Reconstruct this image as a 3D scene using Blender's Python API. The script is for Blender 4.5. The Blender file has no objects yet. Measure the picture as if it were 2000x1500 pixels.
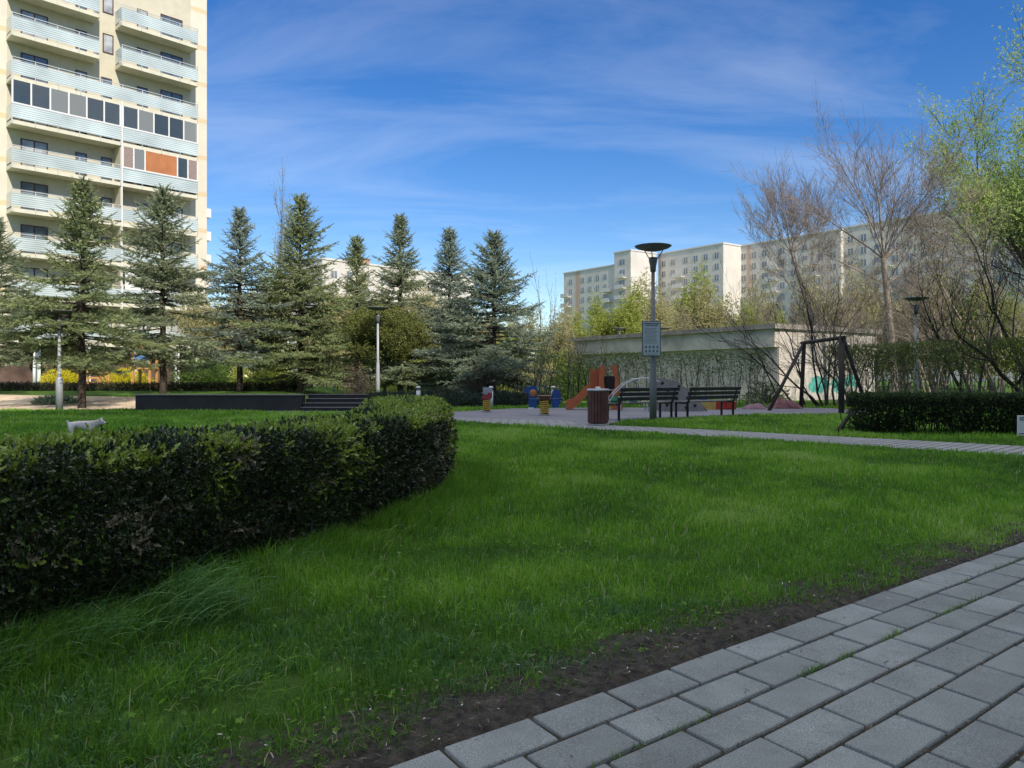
import bpy, math, random
import numpy as np
from mathutils import Vector, Matrix
C = bpy.context.scene.collection
SC = bpy.context.scene
PI = math.pi
rng = np.random.default_rng(7)
random.seed(7)

# ------------------------------------------------------------------ camera, sky, sun
F = 1502.0; HOR = 738.0; CAMZ = 1.05
cd = bpy.data.cameras.new('camera'); cam = bpy.data.objects.new('camera', cd); C.objects.link(cam)
cam.location = (0, 0, CAMZ); cam.rotation_euler = (PI/2, 0, 0)
cd.sensor_width = 36.0; cd.lens = 36.0*F/2000.0; cd.shift_y = -12.0/2000.0
cd.clip_start = 0.05; cd.clip_end = 3000
SC.camera = cam
SUN_EL = math.radians(40); SUN_AZ = (0.493, -0.869)
w = bpy.data.worlds.new("World"); SC.world = w; w.use_nodes = True
nt = w.node_tree; N = nt.nodes; L = nt.links
bgn = N['Background']; out = N['World Output']
sky = N.new('ShaderNodeTexSky'); sky.sky_type = 'NISHITA'; sky.sun_disc = False
sky.sun_elevation = SUN_EL; sky.sun_rotation = math.atan2(SUN_AZ[0], SUN_AZ[1])
sky.air_density = 1.0; sky.dust_density = 0.0; sky.ozone_density = 2.2; sky.altitude = 100
hs = N.new('ShaderNodeHueSaturation'); hs.inputs['Saturation'].default_value = 1.38; hs.inputs['Hue'].default_value = 0.512
L.new(sky.outputs[0], hs.inputs['Color'])
# thin cirrus
tc = N.new('ShaderNodeTexCoord'); sp = N.new('ShaderNodeSeparateXYZ'); L.new(tc.outputs['Generated'], sp.inputs[0])
mz = N.new('ShaderNodeMath'); mz.operation = 'ADD'; mz.inputs[1].default_value = 0.12; L.new(sp.outputs['Z'], mz.inputs[0])
mm = N.new('ShaderNodeMath'); mm.operation = 'MAXIMUM'; mm.inputs[1].default_value = 0.05; L.new(mz.outputs[0], mm.inputs[0])
dx = N.new('ShaderNodeMath'); dx.operation = 'DIVIDE'; L.new(sp.outputs['X'], dx.inputs[0]); L.new(mm.outputs[0], dx.inputs[1])
dy = N.new('ShaderNodeMath'); dy.operation = 'DIVIDE'; L.new(sp.outputs['Y'], dy.inputs[0]); L.new(mm.outputs[0], dy.inputs[1])
cb = N.new('ShaderNodeCombineXYZ'); L.new(dx.outputs[0], cb.inputs[0]); L.new(dy.outputs[0], cb.inputs[1])
mp = N.new('ShaderNodeMapping'); mp.inputs['Rotation'].default_value = (0, 0, 0.35); mp.inputs['Scale'].default_value = (0.55, 1.5, 1)
L.new(cb.outputs[0], mp.inputs[0])
n1 = N.new('ShaderNodeTexNoise'); n1.inputs['Scale'].default_value = 1.1; n1.inputs['Detail'].default_value = 8; n1.inputs['Roughness'].default_value = 0.6; n1.inputs['Distortion'].default_value = 0.7
L.new(mp.outputs[0], n1.inputs['Vector'])
cr = N.new('ShaderNodeValToRGB'); cr.color_ramp.elements[0].position = 0.45; cr.color_ramp.elements[1].position = 0.85
cr.color_ramp.elements[0].color = (0, 0, 0, 1); cr.color_ramp.elements[1].color = (0.17, 0.17, 0.17, 1)
L.new(n1.outputs['Fac'], cr.inputs[0])
zr = N.new('ShaderNodeMapRange'); zr.inputs['From Min'].default_value = 0.52; zr.inputs['From Max'].default_value = 0.85; zr.inputs['To Max'].default_value = 0.72; L.new(sp.outputs['Z'], zr.inputs['Value'])   # white veil added overhead, outside the view, to brighten the shaded ground
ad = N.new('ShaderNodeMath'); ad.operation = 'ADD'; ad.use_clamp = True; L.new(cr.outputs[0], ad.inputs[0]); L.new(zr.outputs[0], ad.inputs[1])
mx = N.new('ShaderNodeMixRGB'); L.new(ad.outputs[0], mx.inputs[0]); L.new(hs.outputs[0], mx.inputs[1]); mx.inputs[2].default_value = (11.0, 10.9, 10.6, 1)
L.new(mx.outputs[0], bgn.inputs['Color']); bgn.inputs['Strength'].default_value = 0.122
sd = bpy.data.lights.new('sun', 'SUN'); sd.energy = 4.3; sd.angle = math.radians(0.5); sd.color = (1.0, 0.91, 0.78)
so = bpy.data.objects.new('sun', sd); C.objects.link(so)
sv = Vector((SUN_AZ[0]*math.cos(SUN_EL), SUN_AZ[1]*math.cos(SUN_EL), math.sin(SUN_EL)))
so.rotation_euler = sv.to_track_quat('Z', 'Y').to_euler(); so.location = (20, -40, 60)
SC.view_settings.view_transform = 'Standard'; SC.view_settings.look = 'None'; SC.view_settings.gamma = 1
SC.view_settings.exposure = 0.25
SC.cycles.max_bounces = 6; SC.cycles.transparent_max_bounces = 8; SC.cycles.diffuse_bounces = 3; SC.cycles.glossy_bounces = 2; SC.cycles.transmission_bounces = 3
try: SC.cycles.use_denoising = True
except Exception: pass

def P(px, py, d): return Vector(((px-1000)/F*d, d, CAMZ+(HOR-py)/F*d))
def G(px, py, z=0.0):
    d = (CAMZ-z)*F/(py-HOR); return Vector(((px-1000)/F*d, d, z))
def XZ(px, d): return (px-1000)/F*d
def ztop(py, d): return CAMZ+(HOR-py)/F*d

# ------------------------------------------------------------------ noise + terrain height
_perm = rng.random((256, 256))
def vnoise(x, y):
    x = np.asarray(x, float); y = np.asarray(y, float)
    xi = np.floor(x).astype(int); yi = np.floor(y).astype(int); fx = x-xi; fy = y-yi
    fx = fx*fx*(3-2*fx); fy = fy*fy*(3-2*fy)
    a = _perm[xi & 255, yi & 255]; b = _perm[(xi+1) & 255, yi & 255]; c = _perm[xi & 255, (yi+1) & 255]; d = _perm[(xi+1) & 255, (yi+1) & 255]
    return (a*(1-fx)+b*fx)*(1-fy)+(c*(1-fx)+d*fx)*fy
def fbm(x, y): return 0.55*vnoise(x, y)+0.3*vnoise(2.1*x+9, 2.1*y+3)+0.15*vnoise(4.3*x+5, 4.3*y+17)
def sstep(a, b, x):
    t = np.clip((np.asarray(x, float)-a)/(b-a), 0, 1); return t*t*(3-2*t)
def H(x, y):
    return 0.5*sstep(25.2, 33, y)*(1-sstep(-10, -6.5, x)) + 0.35*sstep(40, 60, y)*sstep(-10, -6.5, x)
def Hf(x, y): return float(H(x, y))

# ------------------------------------------------------------------ materials
MATS = {}
def principled(name):
    m = bpy.data.materials.new(name); m.use_nodes = True
    return m, m.node_tree.nodes, m.node_tree.links, m.node_tree.nodes['Principled BSDF']
def mat(name, col, rough=0.7, metal=0.0, var=0.15, scale=8.0, bump=0.0, bscale=40.0, spec=0.4, col2=None, rnd=0.0, coat=0.0):
    if name in MATS: return MATS[name]
    m, n, l, b = principled(name)
    b.inputs['Roughness'].default_value = rough; b.inputs['Metallic'].default_value = metal
    b.inputs['Specular IOR Level'].default_value = spec
    c2 = col2 or tuple(max(0, c*(1-2*var)) for c in col)
    tcn = n.new('ShaderNodeTexCoord'); no = n.new('ShaderNodeTexNoise'); no.inputs['Scale'].default_value = scale; no.inputs['Detail'].default_value = 6
    l.new(tcn.outputs['Object'], no.inputs['Vector'])
    r = n.new('ShaderNodeValToRGB'); r.color_ramp.elements[0].position = 0.35; r.color_ramp.elements[1].position = 0.68
    r.color_ramp.elements[0].color = (*c2, 1); r.color_ramp.elements[1].color = (*col, 1)
    l.new(no.outputs['Fac'], r.inputs[0])
    src = r.outputs[0]
    if rnd:
        at = n.new('ShaderNodeAttribute'); at.attribute_name = 'rnd'
        mr = n.new('ShaderNodeMapRange'); mr.inputs['To Min'].default_value = 1-rnd; mr.inputs['To Max'].default_value = 1+rnd
        l.new(at.outputs['Fac'], mr.inputs['Value'])
        hv = n.new('ShaderNodeHueSaturation'); l.new(mr.outputs[0], hv.inputs['Value']); l.new(src, hv.inputs['Color']); src = hv.outputs[0]
    l.new(src, b.inputs['Base Color'])
    if bump:
        nb = n.new('ShaderNodeTexNoise'); nb.inputs['Scale'].default_value = bscale; nb.inputs['Detail'].default_value = 8
        l.new(tcn.outputs['Object'], nb.inputs['Vector'])
        bp = n.new('ShaderNodeBump'); bp.inputs['Strength'].default_value = bump; bp.inputs['Distance'].default_value = 0.02
        l.new(nb.outputs['Fac'], bp.inputs['Height']); l.new(bp.outputs[0], b.inputs['Normal'])
    MATS[name] = m; return m
def leafmat(name, stops, rough=0.5, trans=0.35, spec=0.4):
    """stops: [(pos,(r,g,b))...] looked up with the per leaf random value"""
    if name in MATS: return MATS[name]
    m, n, l, b = principled(name)
    at = n.new('ShaderNodeAttribute'); at.attribute_name = 'rnd'
    r = n.new('ShaderNodeValToRGB'); e = r.color_ramp.elements
    while len(e) < len(stops): e.new(0.5)
    for i, (p, c) in enumerate(stops): e[i].position = p; e[i].color = (*c, 1)
    l.new(at.outputs['Fac'], r.inputs[0]); l.new(r.outputs[0], b.inputs['Base Color'])
    b.inputs['Roughness'].default_value = rough; b.inputs['Specular IOR Level'].default_value = spec
    if trans:
        t = n.new('ShaderNodeBsdfTranslucent'); g = n.new('ShaderNodeHueSaturation'); g.inputs['Value'].default_value = 1.3; g.inputs['Hue'].default_value = 0.49
        l.new(r.outputs[0], g.inputs['Color']); l.new(g.outputs[0], t.inputs[0])
        mxs = n.new('ShaderNodeMixShader'); mxs.inputs[0].default_value = trans
        l.new(b.outputs[0], mxs.inputs[1]); l.new(t.outputs[0], mxs.inputs[2]); l.new(mxs.outputs[0], n['Material Output'].inputs['Surface'])
    MATS[name] = m; return m

# ------------------------------------------------------------------ object helpers
def tag(o, label=None, cat=None, group=None, kind=None):
    if label: o['label'] = label
    if cat: o['category'] = cat
    if group: o['group'] = group
    if kind: o['kind'] = kind
    return o
def empty(name, loc=(0, 0, 0), rz=0.0, label=None, cat=None, group=None):
    o = bpy.data.objects.new(name, None); C.objects.link(o); o.location = loc; o.rotation_euler = (0, 0, rz)
    o.empty_display_size = 0.2
    return tag(o, label, cat, group)
def copytree(o, parent=None):
    c = o.copy(); C.objects.link(c)
    for k in ('label', 'category', 'group'):
        pass
    if parent is not None:
        c.parent = parent; c.matrix_parent_inverse = o.matrix_parent_inverse
    for ch in list(o.children): copytree(ch, c)
    return c

class MB:
    """collects polygons"""
    def __init__(s): s.v = []; s.f = []; s.m = []; s.sm = []
    def add(s, vs, fs, mi=0, smooth=False):
        b = len(s.v); s.v += [tuple(v) for v in vs]
        for f in fs: s.f.append(tuple(b+i for i in f)); s.m.append(mi); s.sm.append(smooth)
        return s
    def box(s, x0, x1, y0, y1, z0, z1, mi=0, M=None):
        vs = [Vector(p) for p in ((x0, y0, z0), (x1, y0, z0), (x1, y1, z0), (x0, y1, z0), (x0, y0, z1), (x1, y0, z1), (x1, y1, z1), (x0, y1, z1))]
        if M is not None: vs = [M @ v for v in vs]
        return s.add(vs, [(3, 2, 1, 0), (4, 5, 6, 7), (0, 1, 5, 4), (1, 2, 6, 5), (2, 3, 7, 6), (3, 0, 4, 7)], mi)
    def bbox(s, x0, x1, y0, y1, z0, z1, b=0.01, mi=0, M=None):
        """box with chamfered top and vertical edges"""
        def ring(z, i):
            return [(x0+i, y0+b+0, z), (x0+b+0, y0+i, z), (x1-b, y0+i, z), (x1-i, y0+b, z), (x1-i, y1-b, z), (x1-b, y1-i, z), (x0+b, y1-i, z), (x0+i, y1-b, z)]
        r = [ring(z0, b*0.6), ring(z0+b, 0), ring(z1-b, 0), ring(z1, b*0.6)]
        vs = [Vector(p) for q in r for p in q]
        if M is not None: vs = [M @ v for v in vs]
        fs = [tuple(reversed(range(8)))]
        for k in range(3):
            for j in range(8): fs.append((k*8+j, k*8+(j+1) % 8, (k+1)*8+(j+1) % 8, (k+1)*8+j))
        fs.append(tuple(range(24, 32)))
        return s.add(vs, fs, mi)
    def tube(s, pts, rad, n=8, mi=0, cap=True, smooth=True):
        pts = [Vector(p) for p in pts]
        if not hasattr(rad, '__len__'): rad = [rad]*len(pts)
        vs = []; up = None
        for i, p in enumerate(pts):
            d = (pts[min(i+1, len(pts)-1)]-pts[max(i-1, 0)])
            if d.length < 1e-9: d = Vector((0, 0, 1))
            d.normalize()
            if up is None:
                up = Vector((1, 0, 0)) if abs(d.x) < 0.8 else Vector((0, 1, 0))
            a = (up-d*up.dot(d)); a.normalize(); up = a; b = d.cross(a)
            for k in range(n):
                t = 2*PI*k/n; vs.append(p+(a*math.cos(t)+b*math.sin(t))*rad[i])
        fs = []
        for i in range(len(pts)-1):
            for k in range(n): fs.append((i*n+k, i*n+(k+1) % n, (i+1)*n+(k+1) % n, (i+1)*n+k))
        s.add(vs, fs, mi, smooth)
        if cap:
            b0 = len(s.v)-len(vs)
            s.f.append(tuple(b0+k for k in reversed(range(n)))); s.m.append(mi); s.sm.append(False)
            s.f.append(tuple(b0+(len(pts)-1)*n+k for k in range(n))); s.m.append(mi); s.sm.append(False)
        return s
    def lathe(s, prof, n=24, c=(0, 0, 0), mi=0, smooth=True):
        vs = []; fs = []
        for r, z in prof:
            for k in range(n): t = 2*PI*k/n; vs.append((c[0]+r*math.cos(t), c[1]+r*math.sin(t), c[2]+z))
        for i in range(len(prof)-1):
            for k in range(n): fs.append((i*n+k, i*n+(k+1) % n, (i+1)*n+(k+1) % n, (i+1)*n+k))
        return s.add(vs, fs, mi, smooth)
    def prism(s, poly, h0, h1, M=None, mi=0):
        """poly in xz plane, extruded along y from h0 to h1"""
        n = len(poly); vs = [Vector((p[0], h0, p[1])) for p in poly]+[Vector((p[0], h1, p[1])) for p in poly]
        if M is not None: vs = [M @ v for v in vs]
        fs = [tuple(range(n)), tuple(reversed(range(n, 2*n)))]+[(i, i+n, (i+1) % n+n, (i+1) % n) for i in range(n)]
        return s.add(vs, fs, mi)
    def build(s, name, mats, parent=None, kind=None):
        me = bpy.data.meshes.new(name); me.from_pydata(s.v, [], s.f)
        if not isinstance(mats, (list, tuple)): mats = [mats]
        for m in mats: me.materials.append(m)
        me.polygons.foreach_set('material_index', s.m); me.polygons.foreach_set('use_smooth', s.sm); me.update()
        o = bpy.data.objects.new(name, me); C.objects.link(o)
        if parent is not None: o.parent = parent
        if kind: o['kind'] = kind
        return o

def soup(name, V, T, R, mats, parent=None, mi=None):
    """V (n,3) verts, T (m,3) triangles, R (n,) per vertex random"""
    me = bpy.data.meshes.new(name); nv = len(V); nf = len(T)
    me.vertices.add(nv); me.vertices.foreach_set('co', np.ascontiguousarray(V, dtype=np.float32).ravel())
    me.loops.add(nf*3); me.loops.foreach_set('vertex_index', np.ascontiguousarray(T, dtype=np.int32).ravel())
    me.polygons.add(nf); me.polygons.foreach_set('loop_start', np.arange(0, nf*3, 3, dtype=np.int32))
    try: me.polygons.foreach_set('loop_total', np.full(nf, 3, dtype=np.int32))
    except Exception: pass
    if not isinstance(mats, (list, tuple)): mats = [mats]
    for m in mats: me.materials.append(m)
    if mi is not None: me.polygons.foreach_set('material_index', np.ascontiguousarray(mi, dtype=np.int32))
    me.update(calc_edges=True)
    a = me.attributes.new('rnd', 'FLOAT', 'POINT'); a.data.foreach_set('value', np.ascontiguousarray(R, dtype=np.float32))
    o = bpy.data.objects.new(name, me); C.objects.link(o)
    if parent is not None: o.parent = parent
    return o
def frames(d, roll=None):
    """orthonormal frames whose local z is d; returns (n,3,3) columns x,y,z"""
    d = d/np.maximum(np.linalg.norm(d, axis=1, keepdims=True), 1e-9)
    up = np.where(np.abs(d[:, 2:3]) < 0.9, np.array([[0, 0, 1.0]]), np.array([[1.0, 0, 0]]))
    x = np.cross(up, d); x /= np.linalg.norm(x, axis=1, keepdims=True); y = np.cross(d, x)
    if roll is not None:
        c = np.cos(roll)[:, None]; s_ = np.sin(roll)[:, None]; x, y = x*c+y*s_, y*c-x*s_
    return np.stack([x, y, d], axis=2)
def scatter(tv, tf, pos, fr, scale, rnd, tr=None):
    tv = np.asarray(tv, float); tf = np.asarray(tf, int); n = len(pos); k = len(tv)
    sc = np.asarray(scale, float); sc = sc[:, None, None] if sc.ndim == 1 else sc[:, None, :]
    V = np.einsum('nij,nkj->nki', fr, tv[None]*sc)+pos[:, None]
    T = tf[None]+(np.arange(n)*k)[:, None, None]
    R = np.repeat(np.asarray(rnd)[:, None], k, 1)
    if tr is not None: R = np.clip(R+np.asarray(tr)[None], 0, 1)
    return V.reshape(-1, 3), T.reshape(-1, 3), R.ravel()
def merge(parts):
    Vs, Ts, Rs = [], [], []; b = 0
    for V, T, R in parts:
        Vs.append(V); Ts.append(T+b); Rs.append(R); b += len(V)
    return np.concatenate(Vs), np.concatenate(Ts), np.concatenate(Rs)
def rdir(n, r=rng):
    v = r.normal(size=(n, 3)); return v/np.linalg.norm(v, axis=1, keepdims=True)

def in_poly(x, y, poly):
    x = np.asarray(x, float); y = np.asarray(y, float); ins = np.zeros(x.shape, bool); n = len(poly)
    for i in range(n):
        x0, y0 = poly[i]; x1, y1 = poly[(i+1) % n]
        if y0 == y1: continue
        c = ((y0 > y) != (y1 > y)) & (x < (x1-x0)*(y-y0)/(y1-y0)+x0); ins ^= c
    return ins

# ------------------------------------------------------------------ colours
M_pole = mat('galvanised_paint', (0.42, 0.44, 0.46), 0.5, 0.2, var=0.08, bump=0.05)
M_poledk = mat('dark_pole_paint', (0.16, 0.165, 0.17), 0.5, 0.2, var=0.1)
M_black = mat('black_metal', (0.03, 0.03, 0.032), 0.45, 0.3)
M_white = mat('white_paint', (0.78, 0.78, 0.76), 0.5, var=0.04)
M_grey = mat('mid_grey', (0.35, 0.35, 0.35), 0.6)
M_bark = mat('bark', (0.085, 0.065, 0.05), 0.95, bump=0.8, bscale=18, scale=5, var=0.25)
M_barkg = mat('grey_bark', (0.24, 0.21, 0.175), 0.95, bump=0.5, bscale=20, scale=4, var=0.25)
M_twig = mat('sunlit_grey_brown_bark', (0.36, 0.30, 0.25), 0.9, scale=4, var=0.2)
M_barkd = mat('dark_bark', (0.06, 0.05, 0.042), 0.95, bump=0.5, bscale=20, scale=4, var=0.2)

# ================================================================== SETTING
# ground sheet
def ground_sheet():
    xs = np.concatenate([[-900, -500, -250, -120, -80, -60], np.arange(-45, 45.1, 1.0), [60, 80, 120, 250, 500, 900]])
    ys = np.concatenate([[-300, -100, -40, -20, -10], np.arange(-5, 70.1, 1.0), [80, 100, 140, 200, 300, 500, 900, 1500]])
    X, Y = np.meshgrid(xs, ys, indexing='ij'); Z = H(X, Y)
    nx, ny = X.shape; V = [(float(a), float(b), float(c)) for a, b, c in zip(X.ravel(), Y.ravel(), Z.ravel())]
    Fc = [(i*ny+j, (i+1)*ny+j, (i+1)*ny+j+1, i*ny+j+1) for i in range(nx-1) for j in range(ny-1)]
    m, n, l, b = principled('ground_soil_and_grass')
    t = n.new('ShaderNodeTexCoord'); n1 = n.new('ShaderNodeTexNoise'); n1.inputs['Scale'].default_value = 0.9; n1.inputs['Detail'].default_value = 10; n1.inputs['Roughness'].default_value = 0.7
    l.new(t.outputs['Object'], n1.inputs['Vector'])
    r = n.new('ShaderNodeValToRGB'); e = r.color_ramp.elements; e[0].position = 0.3; e[0].color = (0.04, 0.075, 0.018, 1); e[1].position = 0.7; e[1].color = (0.09, 0.18, 0.03, 1)
    l.new(n1.outputs['Fac'], r.inputs[0]); l.new(r.outputs[0], b.inputs['Base Color']); b.inputs['Roughness'].default_value = 0.95; b.inputs['Specular IOR Level'].default_value = 0.1
    n2 = n.new('ShaderNodeTexNoise'); n2.inputs['Scale'].default_value = 35; n2.inputs['Detail'].default_value = 6; l.new(t.outputs['Object'], n2.inputs['Vector'])
    bp = n.new('ShaderNodeBump'); bp.inputs['Strength'].default_value = 0.8; bp.inputs['Distance'].default_value = 0.04
    l.new(n2.outputs['Fac'], bp.inputs['Height']); l.new(bp.outputs[0], b.inputs['Normal'])
    mb = MB(); mb.add(V, Fc, 0, True); return mb.build('ground', m, kind='structure')
ground_sheet()

def sheet(name, poly, m, dz=0.004, step=0.5, kind='structure'):
    """flat-ish sheet following the terrain, as a subdivided clipped grid"""
    import bmesh
    bm = bmesh.new(); vs = [bm.verts.new((p[0], p[1], 0)) for p in poly]; bm.faces.new(vs)
    xs = [p[0] for p in poly]; ys = [p[1] for p in poly]
    if step:
        x = math.ceil(min(xs)/step)*step
        while x < max(xs):
            bmesh.ops.bisect_plane(bm, geom=bm.verts[:]+bm.edges[:]+bm.faces[:], plane_co=(x, 0, 0), plane_no=(1, 0, 0)); x += step
        y = math.ceil(min(ys)/step)*step
        while y < max(ys):
            bmesh.ops.bisect_plane(bm, geom=bm.verts[:]+bm.edges[:]+bm.faces[:], plane_co=(0, y, 0), plane_no=(0, 1, 0)); y += step
    for v in bm.verts: v.co.z = Hf(v.co.x, v.co.y)+dz
    bmesh.ops.recalc_face_normals(bm, faces=bm.faces[:])
    me = bpy.data.meshes.new(name); bm.to_mesh(me); bm.free()
    if len(me.polygons) and me.polygons[0].normal.z < 0: me.flip_normals()
    me.materials.append(m); o = bpy.data.objects.new(name, me); C.objects.link(o); o['kind'] = kind
    return o

# paving edge line E(t) = E0 + t*ED ; inward (towards the building) = EN
E0 = np.array([-0.276, 2.07]); ED = np.array([3.476, 2.75]); ED /= np.linalg.norm(ED); EN = np.array([ED[1], -ED[0]])
def edge_s(x, y):   # >0 on the lawn side, metres
    return -((np.asarray(x)-E0[0])*EN[0]+(np.asarray(y)-E0[1])*EN[1])
def edge_t(x, y): return (np.asarray(x)-E0[0])*ED[0]+(np.asarray(y)-E0[1])*ED[1]

path_lo = [(-1.9, 19.2), (-1.22, 18.3), (3.17, 14.0), (6.8, 10.2), (9.8, 7.1), (14, 3)]
path_hi = [(15.2, 4.2), (11.0, 8.4), (7.8, 11.7), (3.57, 15.75), (2.08, 16.9), (1.5, 17.5)]
PATH = path_lo+path_hi+[(1.2, 19.0), (-1.9, 20.2)]
PLAY = [(-1.9, 19.2), (-2.6, 22.5), (0.0, 26.2), (3.0, 27.0), (10.2, 26.8), (11.0, 26.4), (11.0, 22.6), (6.5, 21.4), (2.7, 18.6), (2.1, 16.9), (1.5, 17.5), (-1.2, 18.35)]
WALK = [(-7.6, 23.3), (-4.6, 23.2), (-2.5, 22.3), (-2.0, 20.2), (-1.95, 22.0), (-2.6, 23.4), (-4.6, 24.25), (-7.6, 24.25)]
M_play, n, l, b = principled('playground_rubber')
t = n.new('ShaderNodeTexCoord'); n1 = n.new('ShaderNodeTexNoise'); n1.inputs['Scale'].default_value = 1.2; n1.inputs['Detail'].default_value = 8; l.new(t.outputs['Object'], n1.inputs['Vector'])
n2 = n.new('ShaderNodeTexNoise'); n2.inputs['Scale'].default_value = 60; l.new(t.outputs['Object'], n2.inputs['Vector'])
r = n.new('ShaderNodeValToRGB'); e = r.color_ramp.elements; e[0].position = 0.35; e[0].color = (0.17, 0.165, 0.19, 1); e[1].position = 0.7; e[1].color = (0.28, 0.27, 0.29, 1)
mxx = n.new('ShaderNodeMath'); mxx.operation = 'MULTIPLY_ADD'; mxx.inputs[1].default_value = 0.5; l.new(n2.outputs['Fac'], mxx.inputs[0])
m5 = n.new('ShaderNodeMath'); m5.operation = 'MULTIPLY'; m5.inputs[1].default_value = 0.5; l.new(n1.outputs['Fac'], m5.inputs[0]); l.new(m5.outputs[0], mxx.inputs[2])
l.new(mxx.outputs[0], r.inputs[0]); l.new(r.outputs[0], b.inputs['Base Color']); b.inputs['Roughness'].default_value = 0.9
def brickmat(name, c1, c2, mortar, sx, rot):
    m, n, l, b = principled(name)
    t = n.new('ShaderNodeTexCoord'); mpn = n.new('ShaderNodeMapping'); mpn.inputs['Rotation'].default_value = (0, 0, rot); l.new(t.outputs['Object'], mpn.inputs[0])
    br = n.new('ShaderNodeTexBrick'); br.inputs['Scale'].default_value = sx; br.inputs['Color1'].default_value = (*c1, 1); br.inputs['Color2'].default_value = (*c2, 1); br.inputs['Mortar'].default_value = (*mortar, 1)
    br.inputs['Mortar Size'].default_value = 0.03; br.inputs['Brick Width'].default_value = 0.5; br.inputs['Row Height'].default_value = 0.25
    l.new(mpn.outputs[0], br.inputs['Vector'])
    no = n.new('ShaderNodeTexNoise'); no.inputs['Scale'].default_value = 2.5; no.inputs['Detail'].default_value = 8; l.new(t.outputs['Object'], no.inputs['Vector'])
    mr = n.new('ShaderNodeMapRange'); mr.inputs['To Min'].default_value = 0.7; mr.inputs['To Max'].default_value = 1.25; l.new(no.outputs['Fac'], mr.inputs['Value'])
    hv = n.new('ShaderNodeHueSaturation'); l.new(mr.outputs[0], hv.inputs['Value']); l.new(br.outputs['Color'], hv.inputs['Color']); l.new(hv.outputs[0], b.inputs['Base Color'])
    b.inputs['Roughness'].default_value = 0.85
    return m
sheet('playground_surface', PLAY, M_play, 0.008)
sheet('footpath', PATH, brickmat('path_bricks', (0.36, 0.36, 0.35), (0.30, 0.30, 0.295), (0.13, 0.13, 0.11), 1.6, -0.78), 0.012)
sheet('walkway', WALK, MATS.get('x') or brickmat('walk_bricks', (0.33, 0.33, 0.32), (0.28, 0.28, 0.27), (0.13, 0.13, 0.11), 1.6, 0.0), 0.012)
M_sand = mat('pale_sandy_soil', (0.72, 0.58, 0.42), 0.95, scale=1.5, var=0.22, bump=0.6, bscale=12, spec=0.1)
SAND = [(-24, 25.2), (-15.5, 24.8), (-12.4, 25.1), (-11.9, 26.0), (-11.8, 28.0), (-13.5, 29.5), (-18, 30), (-24, 31)]
sheet('bare_soil', SAND, M_sand, 0.02, 0.5)
sheet('red_playground_surface', [(-40, 72), (-24, 72), (-26, 95), (-40, 95)], mat('red_rubber', (0.42, 0.17, 0.12), 0.9), 0.03, 0)
sheet('far_pavement', [(-23, 52), (-15, 50), (-8, 60), (-8, 80), (-20, 70)], mat('pale_pinkish_pavement', (0.48, 0.40, 0.35), 0.9), 0.02, 2.0)

# muddy strip beside the paving, a displaced strip
def mud():
    nt_, ns_ = 900, 54; ts = np.linspace(-2.5, 8.5, nt_); ss = np.linspace(-0.12, 0.42, ns_)
    T_, S_ = np.meshgrid(ts, ss, indexing='ij')
    x = E0[0]+T_*ED[0]-S_*EN[0]; y = E0[1]+T_*ED[1]-S_*EN[1]
    z = 0.003+(0.022*fbm(x*9, y*9)+.020*fbm(x*38, y*38)+.008*fbm(x*90, y*90))*sstep(-0.02, 0.05, S_)*(1-sstep(0.2, 0.40, S_))
    z = np.where(S_ > 0.41, -0.01, z)
    V = [(float(a), float(b_), float(c)) for a, b_, c in zip(x.ravel(), y.ravel(), z.ravel())]
    Fc = [(i*ns_+j, i*ns_+j+1, (i+1)*ns_+j+1, (i+1)*ns_+j) for i in range(nt_-1) for j in range(ns_-1)]
    m = mat('dark_mud', (0.10, 0.082, 0.062), 0.8, col2=(0.028, 0.024, 0.018), scale=26, bump=1.0, bscale=110, spec=0.35)
    mb = MB(); mb.add(V, [tuple(reversed(f)) for f in Fc], 0, True); mb.build('muddy_soil', m, kind='structure')
mud()

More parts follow.
